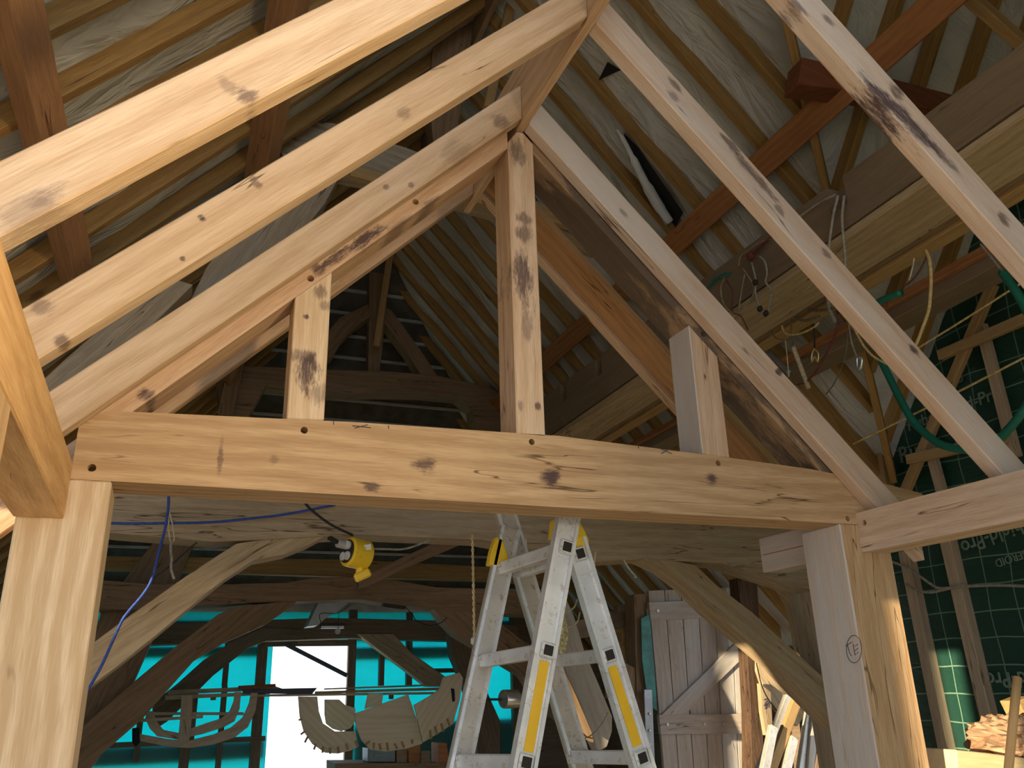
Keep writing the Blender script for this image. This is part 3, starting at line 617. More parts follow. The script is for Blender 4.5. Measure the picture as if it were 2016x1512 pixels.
def stud(px0, px1, w, d, label, off=.0, mat=None):
    a, b2 = on_wall(*px0, off=.03+off), on_wall(*px1, off=.03+off)
    o = bar('wall_stud', a, b2, w, d, mat or M_FORM, up=(1, 0, 0), barn=True); o.name = 'timber_stud'; return tag(o, label, 'stud')
M_STUD = wood('stud_wood', (0.50, 0.36, 0.19), (0.36, 0.23, 0.11), cracks=0.3)
stud((1785, 1085), (1882, 1560), .09, .08, 'timber stud on the green wall, just right of the oak post')
stud((1862, 1040), (1968, 1500), .09, .08, 'timber stud on the green wall, sunlit near its foot, behind the offcuts')
stud((1700, 690), (1752, 1000), .09, .08, 'pale pine stud at the far edge of the green wall', mat=M_STUD)
stud((1932, 640), (2000, 900), .07, .05, 'steep stud in the upper part of the green wall', off=.04)
stud((1825, 860), (1866, 1010), .07, .05, 'short steep stud low in the green gable, above the oak plate', off=.04)
stud((1955, 560), (1775, 985), .07, .05, 'slanting lath crossing the green gable down to the left', off=.1, mat=M_STUD)
stud((1850, 700), (2060, 610), .07, .05, 'upper nearly level lath across the green gable', off=.15, mat=M_STUD)
stud((1788, 905), (1980, 862), .07, .05, 'lower nearly level lath across the green gable', off=.15, mat=M_STUD)
# aisle beyond the green wall
board_wall('wall_right_far', (6.1, 4.6, FL), (6.2, 12.6, .6), 'dark outer wall of the far right aisle')
board_wall('wall_back', (5.05, 4.7, FL), (6.2, 4.76, 1.3), 'boarded partition closing the aisle beside the green wall')
for ob in (bpy.data.objects['wall_back'],): bpy.data.objects.remove(ob)

# ------------------------------------------------------------------ far gable wall with glowing teal membrane
GY = 12.2
mt, t, b, out = nt('teal_membrane'); tc = nd(t, 'ShaderNodeTexCoord')
tr = nd(t, 'ShaderNodeBsdfTranslucent'); df = nd(t, 'ShaderNodeBsdfDiffuse'); mx = nd(t, 'ShaderNodeMixShader')
nzz = noise(t, vmap(t, tc.outputs['Object'], (1, 1, 4)), 3.0, 4)
t.links.new(mixc(t, nzz, (0.0, 0.60, 0.62), (0.01, 0.76, 0.78)), tr.inputs[0]); df.inputs[0].default_value = (0.30, 0.52, 0.55, 1)
t.links.remove(out.inputs[0].links[0]); mx.inputs[0].default_value = 0.3
t.links.new(tr.outputs[0], mx.inputs[1]); t.links.new(df.outputs[0], mx.inputs[2]); t.links.new(mx.outputs[0], out.inputs[0])
M_TEAL = mt
def gp(x, y, Y=GY): q = atBY(x, y, Y); return (q.x, q.z)
door_l, door_r = gp(529, 1400)[0], gp(690, 1400)[0]; door_t = gp(600, 1270)[1]
gx0, gx1 = -2.0, gp(1013, 1300)[0]
def panel(name, poly, y0, y1, mat, label, **kw): return tag(prism(name, poly, y0, y1, mat, barn=True, bevel=0), label, **kw)
zt = gp(600, 1205)[1]
o = panel('wall_membrane', [(gx0, FL), (door_l, FL), (door_l, zt), (gx0, zt)], GY, GY+.006, M_TEAL, 'glowing teal membrane left of the bright doorway', kind='structure'); o.name = 'wall_far_left'
o = panel('wall_far_centre', [(door_l, door_t), (door_r, door_t), (door_r, zt), (door_l, zt)], GY, GY+.006, M_TEAL, 'teal membrane over the bright doorway', kind='structure')
o = panel('wall_far_right', [(door_r, FL), (gx1, FL), (gx1, zt), (door_r, zt)], GY, GY+.006, M_TEAL, 'glowing teal membrane right of the bright doorway', kind='structure')
panel('wall_far_end', [(gx1, FL), (6.2, FL), (6.2, 1.2), (gx1, 1.2)], GY, GY+.1, M_WALLB, 'dark boarding right of the teal membrane', kind='structure')
M_CLAD = plain('cladding_board', (0.30, 0.33, 0.33), 0.8)
def clad(x0, x1, ya, yb, label):       # a board nailed outside the membrane
    z1, z0 = gp((x0+x1)/2, ya)[1], gp((x0+x1)/2, yb)[1]
    X0, X1 = gp(x0, ya)[0], gp(x1, ya)[0]
    o = box('cladding_board', (X0, GY+.03, z0), (X1, GY+.06, z1), M_CLAD, barn=True, bevel=0, grain=(1, 0, 0)); return tag(o, label, 'board')
clad(150, 522, 1273, 1295, 'outside board showing as a grey band through the teal sheet, left of the doorway')
clad(697, 1010, 1273, 1297, 'outside board showing as a grey band through the teal sheet, right of the doorway')
clad(150, 522, 1462, 1502, 'low outside board behind the teal sheet, bottom left of the doorway')
clad(150, 522, 1224, 1262, 'outside board behind the dark lintel, left of the doorway')
clad(697, 1010, 1224, 1262, 'outside board behind the dark lintel, right of the doorway')
clad(697, 1010, 1420, 1600, 'wide outside boarding low behind the workbench')
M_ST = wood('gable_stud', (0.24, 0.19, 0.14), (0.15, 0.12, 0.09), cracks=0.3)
def gst(x, ya, yb, w, label, Y=GY-.13):
    a, c = atBY(x, ya, Y), atBY(x, yb, Y)
    o = box('gable_stud', (a.x-w/2, Y, c.z), (a.x+w/2, Y+.1, a.z), M_ST, barn=True, grain=(0, 0, 1)); return tag(o, label, 'stud')
gst(455, 1200, 1350, .07, 'short stud against the teal sheet, above the shelf, left of the doorway')
gst(443, 1350, 1560, .07, 'stud against the teal sheet below the shelf, behind the curved frame')
gst(382, 1365, 1470, .11, 'wide stud behind the middle of the curved frame')
gst(365, 1468, 1560, .12, 'stub stud at the very bottom left of the gable')
gst(523, 1200, 1600, .13, 'door jamb on the left of the bright doorway')
gst(697, 1200, 1600, .11, 'door jamb on the right of the bright doorway')
gst(753, 1285, 1350, .07, 'thin stud right of the doorway, first of the row')
gst(808, 1205, 1352, .08, 'stud right of the doorway, behind the foot of the slanting brace')
gst(1013, 1200, 1600, .12, 'dark stud at the right end of the teal sheet, behind the ladder')
gst(285, 1340, 1500, .07, 'dark stud at the far left of the gable below the shelf')
def rail(x0, x1, y, h, label, Y=GY-.14):
    a, c = atBY(x0, y, Y), atBY(x1, y, Y); z = (a.z+c.z)/2
    o = box('gable_rail', (a.x, Y, z-h/2), (c.x, Y+.08, z+h/2), M_ST, barn=True, grain=(1, 0, 0)); return tag(o, label, 'rail')
rail(820, 925, 1320, .06, 'short rail across the teal sheet behind the slanting brace')
rail(150, 522, 1462, .06, 'low dark rail across the teal sheet, left of the doorway')
rail(520, 702, 1266, .08, 'head of the bright doorway')
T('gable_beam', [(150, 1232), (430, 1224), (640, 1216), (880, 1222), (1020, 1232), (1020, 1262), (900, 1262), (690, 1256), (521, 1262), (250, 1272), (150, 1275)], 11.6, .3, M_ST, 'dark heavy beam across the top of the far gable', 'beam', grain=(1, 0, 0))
T('gable_brace', [(600, 1240), (560, 1248), (490, 1275), (420, 1330), (370, 1380), (330, 1420), (300, 1440), (300, 1385), (350, 1345), (400, 1300), (470, 1255), (520, 1235)], 11.55, .2, M_ST, 'curved dark brace left of the bright doorway', 'brace')
T('gable_brace', [(705, 1248), (775, 1248), (810, 1285), (860, 1320), (905, 1352), (842, 1352), (790, 1312)], 11.5, .2, M_OLD, 'straight grey brace slanting down right of the bright doorway', 'brace')
T('gable_brace', [(885, 1245), (925, 1262), (945, 1330), (985, 1420), (985, 1560), (940, 1560), (940, 1450), (915, 1350), (890, 1290)], 11.3, .2, M_ST, 'dark post behind the left foot of the ladder', 'post')
# open stay and door head seen in the bright doorway
o = bar('stay_pole', atBY(562, 1268, 12.0), atBY(683, 1330, 12.0), .055, .055, plain('dark_blue_pole', (0.05, 0.07, 0.10), 0.5), barn=True); tag(o, 'dark square pole leaning across the bright doorway', 'pole')
o = bar('stay_pole', atBY(585, 1262, 12.05), atBY(658, 1262, 12.05), .08, .06, M_ST, barn=True); o.name = 'door_head_block'; tag(o, 'dark block under the head of the bright doorway', 'block')

# stored planks on brackets, level with the eye
def plank(px, Y, th, mat, label): return T('stored_plank', px, Y, th, mat, label, 'plank', grain=(1, 0, 0))
plank([(330, 1359), (540, 1350), (560, 1357), (330, 1368)], 10.4, .12, M_FORM, 'pale stored plank at the left end of the plank rack')
plank([(325, 1369), (520, 1362), (525, 1368), (325, 1378)], 10.3, .1, M_FORM, 'lower pale stored plank at the left end of the rack')
plank([(470, 1350), (543, 1346), (543, 1353), (470, 1358)], 10.1, .1, M_RED, 'short reddish plank lying on the rack by the doorway')
plank([(478, 1357), (625, 1354), (615, 1366), (480, 1366)], 10.15, .12, plain('black_board', (0.03, 0.025, 0.05), 0.5), 'dark purple-black board on the plank rack across the doorway')
plank([(500, 1367), (860, 1362), (860, 1367), (500, 1372)], 10.2, .1, M_OLDL, 'long pale plank on the rack, running right from the doorway')
plank([(622, 1361), (900, 1352), (900, 1358), (622, 1366)], 10.35, .1, M_BATT, 'long thin plank on the rack right of the doorway')
plank([(640, 1355), (870, 1346), (870, 1350), (640, 1358)], 10.5, .1, M_OLDL, 'topmost thin plank on the rack right of the doorway')
bar_ = bar('rack_bracket', atBY(770, 1372, 10.45), atBY(770, 1372, 12.1), .06, .05, M_ST, barn=True); tag(bar_, 'timber bracket holding the stored planks right of the doorway', 'bracket')
bar_ = bar('rack_bracket', atBY(420, 1374, 10.45), atBY(420, 1374, 12.1), .06, .05, M_ST, barn=True); tag(bar_, 'timber bracket holding the stored planks left of the doorway', 'bracket')

# hanging curved formers
fr = root('boat_mould', B2F(atBY(380, 1420, 10.0)))
tag(fr, 'boat-shaped frame of grey boards hanging under the plank rack, left of the doorway', 'frame')
def fpart(n, px, Y=10.0, th=.03, mat=None): return slab(n, px, Y, th, mat or M_FORM, parent=fr)
fpart('curved_rib', [(462, 1362), (475, 1362), (472, 1395), (462, 1420), (440, 1432), (400, 1445), (376, 1450), (352, 1452), (352, 1438), (376, 1434), (405, 1424), (436, 1414), (452, 1400), (460, 1380)], 9.99)
fpart('curved_rib', [(494, 1364), (508, 1364), (503, 1400), (488, 1432), (462, 1452), (420, 1466), (370, 1473), (330, 1470), (280, 1460), (270, 1452), (275, 1445), (330, 1455), (372, 1458), (420, 1446), (455, 1432), (478, 1412), (490, 1385)], 9.96)
fpart('curved_rib', [(288, 1400), (302, 1400), (308, 1420), (322, 1437), (352, 1443), (352, 1456), (310, 1450), (295, 1435), (286, 1415)], 9.98)
fpart('upright_board', [(357, 1368), (380, 1368), (376, 1440), (372, 1460), (350, 1460), (355, 1410)], 9.94)
fpart('cross_lath', [(285, 1402), (480, 1402), (480, 1408), (285, 1408)], 10.03, .02)
fpart('cross_lath', [(276, 1415), (400, 1408), (400, 1414), (276, 1422)], 9.92, .02)
o = slab('cable_bundle', [(260, 1434), (274, 1432), (275, 1462), (268, 1470), (260, 1462)], 9.8, .08, plain('black_bundle', (0.01, 0.01, 0.012), 0.9)); tag(o, 'small black tuft hanging at the left end of the curved frame', 'bundle')
def ply(nm, px, Y, label, pegs=(), th=.03):
    o = T(nm, px, Y, th, M_PLY, label, 'template')
    for a, c in pegs:
        q = bar('edge_peg', atBY(*a, Y-.015), atBY(*c, Y-.015), .02, .025, M_BATT, up=(0, 1, 0), barn=True, parent=o, bevel=0)
    return o
ply('plywood_template', [(587, 1371), (625, 1371), (628, 1400), (636, 1424), (660, 1440), (700, 1440), (705, 1470), (690, 1478), (665, 1484), (640, 1482), (615, 1465), (598, 1440), (590, 1410)], 9.9, 'hook-shaped plywood template with a comb of pegs, beside the doorway',
    [((594, 1415), (588, 1418)), ((600, 1440), (592, 1446)), ((606, 1450), (600, 1462)), ((622, 1464), (618, 1476)), ((636, 1470), (635, 1482)), ((650, 1472), (650, 1484)), ((665, 1470), (668, 1482)), ((682, 1464), (686, 1476)), ((700, 1458), (705, 1470))])
ply('plywood_template', [(639, 1377), (668, 1377), (680, 1388), (700, 1394), (700, 1420), (690, 1434), (672, 1440), (655, 1435), (642, 1425), (639, 1405)], 10.1, 'small smooth plywood template hanging behind the hook-shaped one')
ply('plywood_template', [(725, 1364), (755, 1364), (752, 1386), (718, 1396)], 10.0, 'little square plywood piece above the large template')
ply('plywood_template', [(698, 1405), (804, 1367), (822, 1420), (832, 1464), (800, 1474), (760, 1480), (730, 1476), (712, 1458), (702, 1432)], 9.8, 'large plywood template with pegs along its curved lower edge',
    [((728, 1460), (720, 1466)), ((736, 1462), (736, 1474)), ((747, 1464), (750, 1476)), ((762, 1462), (764, 1478)), ((777, 1464), (782, 1474)), ((791, 1460), (796, 1472)), ((812, 1456), (812, 1464))])
ply('plywood_template', [(815, 1388), (850, 1368), (866, 1355), (873, 1333), (905, 1324), (912, 1335), (905, 1380), (892, 1425), (870, 1440), (833, 1462), (824, 1425)], 9.7, 'plywood template with a slot, partly behind the left side of the ladder',
    [((847, 1437), (849, 1455)), ((857, 1430), (861, 1446)), ((869, 1424), (873, 1440)), ((881, 1415), (886, 1430))])
o = slab('slot_mark', [(888, 1355), (895, 1356), (896, 1380), (891, 1382)], 9.69, .012, plain('slot_black', (0.01, 0.01, 0.02), 0.8)); o.parent = bpy.data.objects['plywood_template.004']; o.matrix_local = WM['plywood_template.004'].inverted() @ WM[o.name]

# workbench with boxes at the bottom
def bbx(nm, px, Y, th, mat, label, cat): return tag(slab(nm, px, Y, th, mat, grain=(1, 0, 0)), label, cat)
bbx('workbench', [(660, 1503), (900, 1502), (900, 1540), (660, 1540)], 9.9, .6, M_BROWN, 'brown bench edge along the bottom, behind the ladder', 'bench')
o = bbx('parts_box', [(724, 1474), (778, 1474), (778, 1500), (724, 1500)], 10.0, .3, plain('grey_blue_box', (0.16, 0.20, 0.24), 0.5), 'grey-blue parts box on the bench under the large template', 'box')
s_ = slab('box_label', [(736, 1484), (752, 1484), (752, 1490), (736, 1490)], 9.99, .01, M_INK); s_.parent = o; s_.matrix_local = WM[o.name].inverted() @ WM[s_.name]; s_['label'] = 'pale label'
bbx('parts_box', [(781, 1476), (802, 1476), (802, 1502), (781, 1502)], 10.0, .3, M_BROWN, 'small dark box with pale stripes, beside the grey-blue box', 'box')
bbx('parts_box', [(805, 1466), (828, 1466), (828, 1502), (805, 1502)], 9.95, .3, M_ORNG, 'taller orange-brown wooden box in the middle of the bench', 'box')
bbx('parts_box', [(863, 1463), (880, 1463), (884, 1504), (863, 1504)], 9.95, .3, M_ORNG, 'orange-brown wooden box right at the foot of the ladder', 'box')
bbx('metal_sheet', [(830, 1478), (848, 1478), (846, 1503), (828, 1503)], 9.8, .05, M_GREYT, 'small pale grey block between the orange-brown boxes', 'block')

# ------------------------------------------------------------------ the aluminium ladder
def metal(name, col, rough, dirt, amt, met=0.75):
    return plain(name, col, rough, met, 0.12, 9, dirt, amt)
M_ALU = metal('scuffed_aluminium', (0.74, 0.77, 0.80), 0.42, (0.33, 0.27, 0.20), 0.6, 0.35)
M_ALUD = metal('dirty_aluminium', (0.56, 0.52, 0.46), 0.55, (0.26, 0.20, 0.13), 0.7, 0.5)
M_YEL = plain('yellow_label', (0.83, 0.50, 0.02), 0.45, var=0.05)
M_YELP = plain('yellow_plastic', (0.85, 0.58, 0.03), 0.4, var=0.1, dirt=(0.35, 0.22, 0.03), dirt_amt=0.3)
M_BLK = plain('black_rubber', (0.012, 0.012, 0.013), 0.6, var=0)
lad = root('step_ladder', (1.5, 3.3, FL)); tag(lad, 'tall scuffed aluminium double ladder with yellow strips, standing open behind the oak frame', 'ladder')
YN, YFR = 3.05, 3.56
def lp(px, Y): return atY(px[0], px[1], Y)
def extend(a, b, z): t = (z-a.z)/(b.z-a.z); return a+(b-a)*t
SW = .094
def stile(top, low, Y, lab, face=-1, strip=None, w=SW, mat=None):
    a, b_ = lp(top, Y), lp(low, Y); d = (b_-a).normalized(); foot = extend(a, b_, FL+.03)
    o = bar('stile', a, foot, w, .035, mat or M_ALU, up=(0, 1, 0), parent=lad, bevel=.002)
    s = d.cross(Vector((0, 1, 0))).normalized()
    for k in (-1, 1):
        off = s*(k*(w/2-.007)) + Vector((0, face*.022, 0))
        bar('edge_lip', a+off, foot+off, .014, .016, M_ALU, up=(0, 1, 0), parent=o, bevel=0)
    bar('rubber_foot', foot, foot+d*.03, w*1.1, .06, M_BLK, up=(0, 1, 0), parent=o, bevel=0)
    return o, a, d, s
oA, aA, dA, sA = stile((1118, 1012), (1030, 1500), YN, 'near')
oB, aB, dB, sB = stile((1128, 1062), (1257, 1490), YN+.05, 'near')
oC, aC, dC, sC = stile((1003, 1040), (905, 1500), YFR, 'far', face=-1, mat=M_ALUD)
oD, aD, dD, sD = stile((990, 1000), (1143, 1512), YFR+.04, 'far', face=-1, mat=M_ALUD)
M_HOLE = plain('dark_hollow', (0.025, 0.022, 0.018), 0.9, var=0)
def rung(pn, pf, yn, yf, par):
    p, q = lp(pn, yn), lp(pf, yf)
    bar('rung', p, q, .052, .052, M_ALU, parent=lad, bevel=.004)
    if par is not None:
        o, d = par
        fr_ = bar('rung_end', p+Vector((0, -.026, 0))-d*.029, p+Vector((0, -.026, 0))+d*.029, .058, .014, M_ALU, up=(0, 1, 0), parent=o, bevel=.004)
        bar('rung_hollow', p+Vector((0, -.034, 0))-d*.019, p+Vector((0, -.034, 0))+d*.019, .038, .004, M_HOLE, up=(0, 1, 0), parent=fr_, bevel=.002)
rungsA = [((1110, 1079), (985, 1121)), ((1073, 1281), (948, 1302)), ((1030, 1500), (903, 1498))]
rungsB = [((1136, 1092), None), ((1193, 1290), (1098, 1301)), ((1257, 1491), (1125, 1490))]
for n_p, f_p in rungsA: rung(n_p, f_p, YN, YFR, (oA, dA))
for n_p, f_p in rungsB:
    if f_p: rung(n_p, f_p, YN+.05, YFR+.04, (oB, dB))
    else: rung(n_p, (1020, 1128), YN+.05, YFR+.04, (oB, dB))
for k in (1, 2, 3, 4):                      # lower rungs, below the picture
    z = -.25 - .40*k
    for (o_, a_, d_), (a2, d2) in (((oA, aA, dA), (aC, dC)), ((oB, aB, dB), (aD, dD))):
        p = a_ + d_*((z-a_.z)/d_.z); q = a2 + d2*((z-a2.z)/d2.z); bar('rung', p, q, .052, .052, M_ALU, parent=lad, bevel=.004)
for (o_, px0, px1, y_) in ((oA, (1068, 1302), (1036, 1480), YN), (oB, (1200, 1312), (1250, 1468), YN+.05)):
    p, q = lp(px0, y_), lp(px1, y_); bar('warning_strip', p+Vector((0, -.0195, 0)), q+Vector((0, -.0195, 0)), .04, .004, M_YEL, up=(0, 1, 0), parent=o_, bevel=0)['label'] = 'yellow strip'
slab('hinge_cap', [(1106, 1018), (1140, 1022), (1152, 1045), (1160, 1062), (1158, 1090), (1128, 1086), (1108, 1050)], YN+.03, .05, M_YELP, barn=False, parent=lad)['label'] = 'yellow plastic hinge'
slab('hinge_cap', [(1092, 1022), (1104, 1018), (1100, 1050), (1088, 1062)], YN+.02, .05, M_YELP, barn=False, parent=lad)['label'] = 'yellow plastic hinge'
slab('hinge_cap', [(978, 1056), (990, 1062), (1002, 1100), (990, 1116), (963, 1112), (968, 1085)], YFR-.03, .05, M_YELP, barn=False, parent=lad)['label'] = 'yellow plastic hinge'

# ------------------------------------------------------------------ yellow socket box on the old tie beam
sx = B2F(atBY(703, 1090, 4.75)); tr_ = root('site_transformer', sx); tag(tr_, 'yellow site power socket box hanging under the old tie beam', 'socket box')
ax = Vector((-.93, -.36, .12)).normalized()
def cyl(nm, c, axis, r, L, mat, parent=None, seg=28, barn=False, **kw):
    """r and L in drawing units"""
    axis = Vector(axis).normalized(); s = axis.cross(Vector((.1, .3, 1))).normalized(); n = s.cross(axis)
    v = [Vector(c)+axis*(e*L/2)+s*(math.cos(2*math.pi*k/seg)*r)+n*(math.sin(2*math.pi*k/seg)*r) for e in (-1, 1) for k in range(seg)]
    f = [list(range(seg)), list(range(2*seg-1, seg-1, -1))] + [(k, (k+1) % seg, seg+(k+1) % seg, seg+k) for k in range(seg)]
    kw.setdefault('bevel', .002)
    return put(nm, v, f, mat, parent=parent, xdir=axis, ydir=s, barn=barn, **kw)
body = cyl('drum_body', sx, ax, .083, .13, M_YELP, parent=tr_, bevel=.006)
cyl('end_plate', sx+ax*.067, ax, .066, .012, M_BLK, parent=body)
for dx, dz in ((-.02, .03), (.02, -.028), (-.025, -.03)):
    s_ = ax.cross(Vector((0, 0, 1))).normalized(); cyl('socket_outlet', sx+ax*.078+s_*dx+Vector((0, 0, dz)), ax, .024, .02, plain('white_plastic', (0.55, 0.56, 0.58), 0.5), parent=body)
cyl('plug', sx+ax*.10+Vector((0, 0, .03)), ax, .022, .07, plain('grey_plug', (0.40, 0.40, 0.40), 0.6), parent=tr_)
bar('plug_lead', sx+ax*.13+Vector((0, 0, .035)), sx+ax*.19+Vector((0, 0, .05)), .03, .02, M_BLK, parent=tr_)
cyl('handle_stub', sx+Vector((.02, 0, -.10)), (0, 0, 1), .024, .06, M_YELP, parent=tr_)
bar('handle_grip', sx+Vector((-.01, -.01, -.14)), sx+Vector((.075, -.01, -.10)), .05, .045, M_YELP, up=(0, 1, 0), parent=tr_, bevel=.008)
s2 = ax.cross(Vector((0, 0, 1))).normalized()
lb = slab('rating_label', [(698, 1080), (724, 1075), (725, 1086), (699, 1090)], 4.755, .002, plain('white_label', (0.75, 0.74, 0.70), 0.5, var=.1, scale=60), parent=tr_, bevel=0)
lb.location = lb.location + Vector((0, -.078*K, 0)); lb['label'] = 'white printed label'
def rope(nm, px, X=None, Y=None, r=.004, mat=None, label=None, cat='cable', **kw):
    pts = [B2F(atBX(x, y, X)) if X is not None else B2F(atBY(x, y, Y)) for x, y in px]
    o = tube(nm, pts, r, mat, **kw); return tag(o, label, cat) if label else o
def ropemat(n, c): return plain(n, c, 0.8, var=0.25, scale=60)
R_BLK = ropemat('black_cable', (0.02, 0.02, 0.025)); R_GRY = ropemat('grey_rope', (0.30, 0.28, 0.25)); R_RED = ropemat('dark_red_cord', (0.16, 0.04, 0.03)); R_YEL = ropemat('yellow_rope', (0.62, 0.48, 0.22))
R_TAN = ropemat('tan_cord', (0.33, 0.26, 0.17)); R_GRN = plain('green_hose', (0.01, 0.16, 0.12), 0.35, var=0.1); R_BLU = ropemat('blue_rope', (0.03, 0.08, 0.38)); R_OLV = ropemat('olive_cord', (0.16, 0.13, 0.08)); R_CRM = ropemat('cream_cord', (0.60, 0.52, 0.36))
rope('hanging_cable', [(597, 985), (612, 1003), (650, 1032), (695, 1054)], Y=4.78, r=.006, mat=R_BLK, label='black cable holding up the yellow socket box')
rope('hanging_cable', [(728, 1080), (760, 1081), (800, 1080), (850, 1062)], Y=4.9, r=.005, mat=R_GRY, label='grey cable leaving the yellow socket box to the right')
# chain
ch_m = plain('gilt_chain', (0.75, 0.62, 0.38), 0.35, 0.6, var=.2)
ch = []
a, b_ = B2F(atBY(930, 1052, 4.85)), B2F(atBY(934, 1252, 4.85)); nl = 34
v, f = [], []
for k in range(nl):
    c0 = a.lerp(b_, (k+.5)/nl); L = (b_-a).length/nl*.78; wd = L*.42
    sdir = Vector((1, 0, 0)) if k % 2 else Vector((0, 1, 0)); base = len(v); ns, nq = 10, 5
    for i in range(ns):
        t_ = 2*math.pi*i/ns; cen = c0 + sdir*(math.cos(t_)*wd) + Vector((0, 0, 1))*(math.sin(t_)*L); rad = (sdir*math.cos(t_) + Vector((0, 0, 1))*math.sin(t_)).normalized(); bn = sdir.cross(Vector((0, 0, 1)))
        for j in range(nq):
            u_ = 2*math.pi*j/nq; v.append(cen + rad*(math.cos(u_)*.0045) + bn*(math.sin(u_)*.0045))
    for i in range(ns):
        for j in range(nq): f.append((base+i*nq+j, base+((i+1) % ns)*nq+j, base+((i+1) % ns)*nq+(j+1) % nq, base+i*nq+(j+1) % nq))
o = put('hanging_chain', v, f, ch_m, smooth=True); tag(o, 'slender sunlit chain hanging straight down to the left of the ladder', 'chain')
kn = cyl('end_bob', B2F(atBY(934, 1262, 4.85)), (0, 0, 1), .022, .045, plain('white_bob', (0.8, 0.8, 0.76), 0.6), parent=o, bevel=.008)
# blue rope and knotted string
rope('blue_rope', [(332, 970), (331, 1000), (325, 1040), (313, 1085), (299, 1140), (280, 1172), (252, 1205), (236, 1230), (200, 1310), (165, 1372)], Y=4.8, r=.006, mat=R_BLU, label='blue rope hanging down across the left curved brace', cat='rope')
rope('blue_rope', [(215, 1030), (262, 1031), (330, 1030), (420, 1028), (500, 1020), (565, 1012), (660, 994)], Y=4.93, r=.006, mat=R_BLU, label='blue rope lying level along the old tie beam', cat='rope')
o = rope('knotted_string', [(333, 1005), (332, 1030), (334, 1060), (338, 1068), (343, 1060), (339, 1030), (334, 1008)], Y=4.85, r=.003, mat=R_CRM, label='looped cream string with a knot, beside the blue rope', cat='string')
s_ = rope('string_tail', [(338, 1066), (336, 1080), (338, 1100), (337, 1120), (343, 1140)], Y=4.85, r=.006, mat=R_GRY); s_.parent = o; s_.matrix_local = WM[o.name].inverted() @ WM[s_.name]
rope('thin_cable', [(300, 1140), (340, 1110), (375, 1078), (388, 1068)], Y=4.88, r=.003, mat=R_BLK, label='thin dark wire slanting behind the knotted string', cat='wire')

# small lamps and bits under the second truss
lm = tag(bar('strip_lamp', atBY(630, 1232, 8.6), atBY(679, 1232, 8.6), .06, .05, M_BLK, barn=True), 'small black strip lamp with a pale tube under the second tie beam', 'lamp')
q = bar('lamp_tube', atBY(632, 1235, 8.56), atBY(677, 1235, 8.56), .03, .025, plain('pale_tube', (0.7, 0.75, 0.8), 0.3), barn=True, parent=lm)
rope('lamp_wire', [(632, 1228), (631, 1208), (665, 1207), (690, 1190)], Y=8.58, r=.003, mat=R_BLK, label='thin wire holding the black strip lamp')
o = cyl('round_tag', atBY(665, 1243, 8.5), (0, 1, 0), .028, .02, plain('grey_disc', (0.34, 0.36, 0.36), 0.7), barn=True); tag(o, 'small round grey disc hanging below the strip lamp', 'disc')
rope('disc_wire', [(666, 1238), (667, 1205)], Y=8.5, r=.002, mat=R_BLK, label='fine wire holding the round grey disc', cat='wire', curve=False)
o = tag(slab('black_flood_lamp', [(755, 1187), (800, 1193), (798, 1200), (756, 1195)], 8.5, .1, M_BLK), 'flat black lamp tucked under the middle of the second tie beam', 'lamp')
rope('lamp_wire', [(799, 1196), (812, 1210), (820, 1222), (845, 1231), (868, 1226), (880, 1216)], Y=8.5, r=.004, mat=R_BLK, label='black wire looping right from the flat black lamp')
o = T('folded_duct', [(605, 1233), (628, 1184), (660, 1182), (690, 1182), (680, 1192), (660, 1206), (640, 1218), (626, 1231)], 9.5, .3, plain('grey_duct', (0.42, 0.47, 0.50), 0.5), 'crumpled grey duct slanting down behind the second tie beam', 'duct')
# white wheel on a rod behind the ladder
wh = cyl('polished_pulley', B2F(atBY(1004, 1376, 7.0)), (1, .3, 0), .075, .15, metal('polished_pulley', (0.85, 0.87, 0.9), 0.22, (0.4, 0.4, 0.4), 0.2, 0.9), bevel=.006); tag(wh, 'bright polished metal drum on a rod, behind the left half of the ladder', 'pulley')
bar('pulley_rod', atBY(950, 1377, 7.0), atBY(992, 1377, 7.0), .02, .02, M_BLK, barn=True, parent=wh)
M_HULL = wood('hull_board', (0.58, 0.54, 0.48), (0.44, 0.38, 0.31), cracks=0.2, weather=0.3, weather_col=(0.55, 0.55, 0.55))
T('curved_board', [(1110, 1168), (1130, 1212), (1150, 1280), (1180, 1350), (1205, 1410), (1205, 1440), (1195, 1470), (1178, 1480), (1165, 1455), (1140, 1380), (1105, 1300), (1090, 1240)], 6.6, .12, M_HULL, 'broad pale curved board leaning behind the ladder', 'board')
T('curved_board', [(1085, 1290), (1105, 1305), (1135, 1370), (1165, 1440), (1170, 1462), (1150, 1450), (1125, 1410), (1100, 1350)], 6.4, .08, M_BROWN, 'narrow brown-edged curved board in front of the pale curved board', 'board')
rope('tie_cord', [(1196, 1403), (1180, 1430), (1160, 1450), (1140, 1452), (1125, 1440)], Y=6.35, r=.004, mat=R_BLK, label='black cord tied round the leaning curved boards', cat='cord')
rope('coiled_wire', [(1035, 1060), (1036, 1090), (1030, 1110)], Y=4.85, r=.005, mat=R_CRM, label='short cream cord hanging inside the ladder', cat='cord')
rope('coiled_wire', [(1173, 1085), (1170, 1120), (1174, 1155)], Y=4.85, r=.005, mat=R_CRM, label='cream cord hanging just right of the ladder', cat='cord')
rope('coiled_wire', [(1228, 1102), (1240, 1122), (1252, 1135), (1248, 1137)], Y=4.9, r=.004, mat=R_CRM, label='short cream hook of cord under the old tie beam, right of the ladder', cat='cord')
rope('coiled_wire', [(1112, 1208), (1130, 1196), (1136, 1180)], Y=6.3, r=.005, mat=R_CRM, label='upper cream loop of wire seen through the ladder')
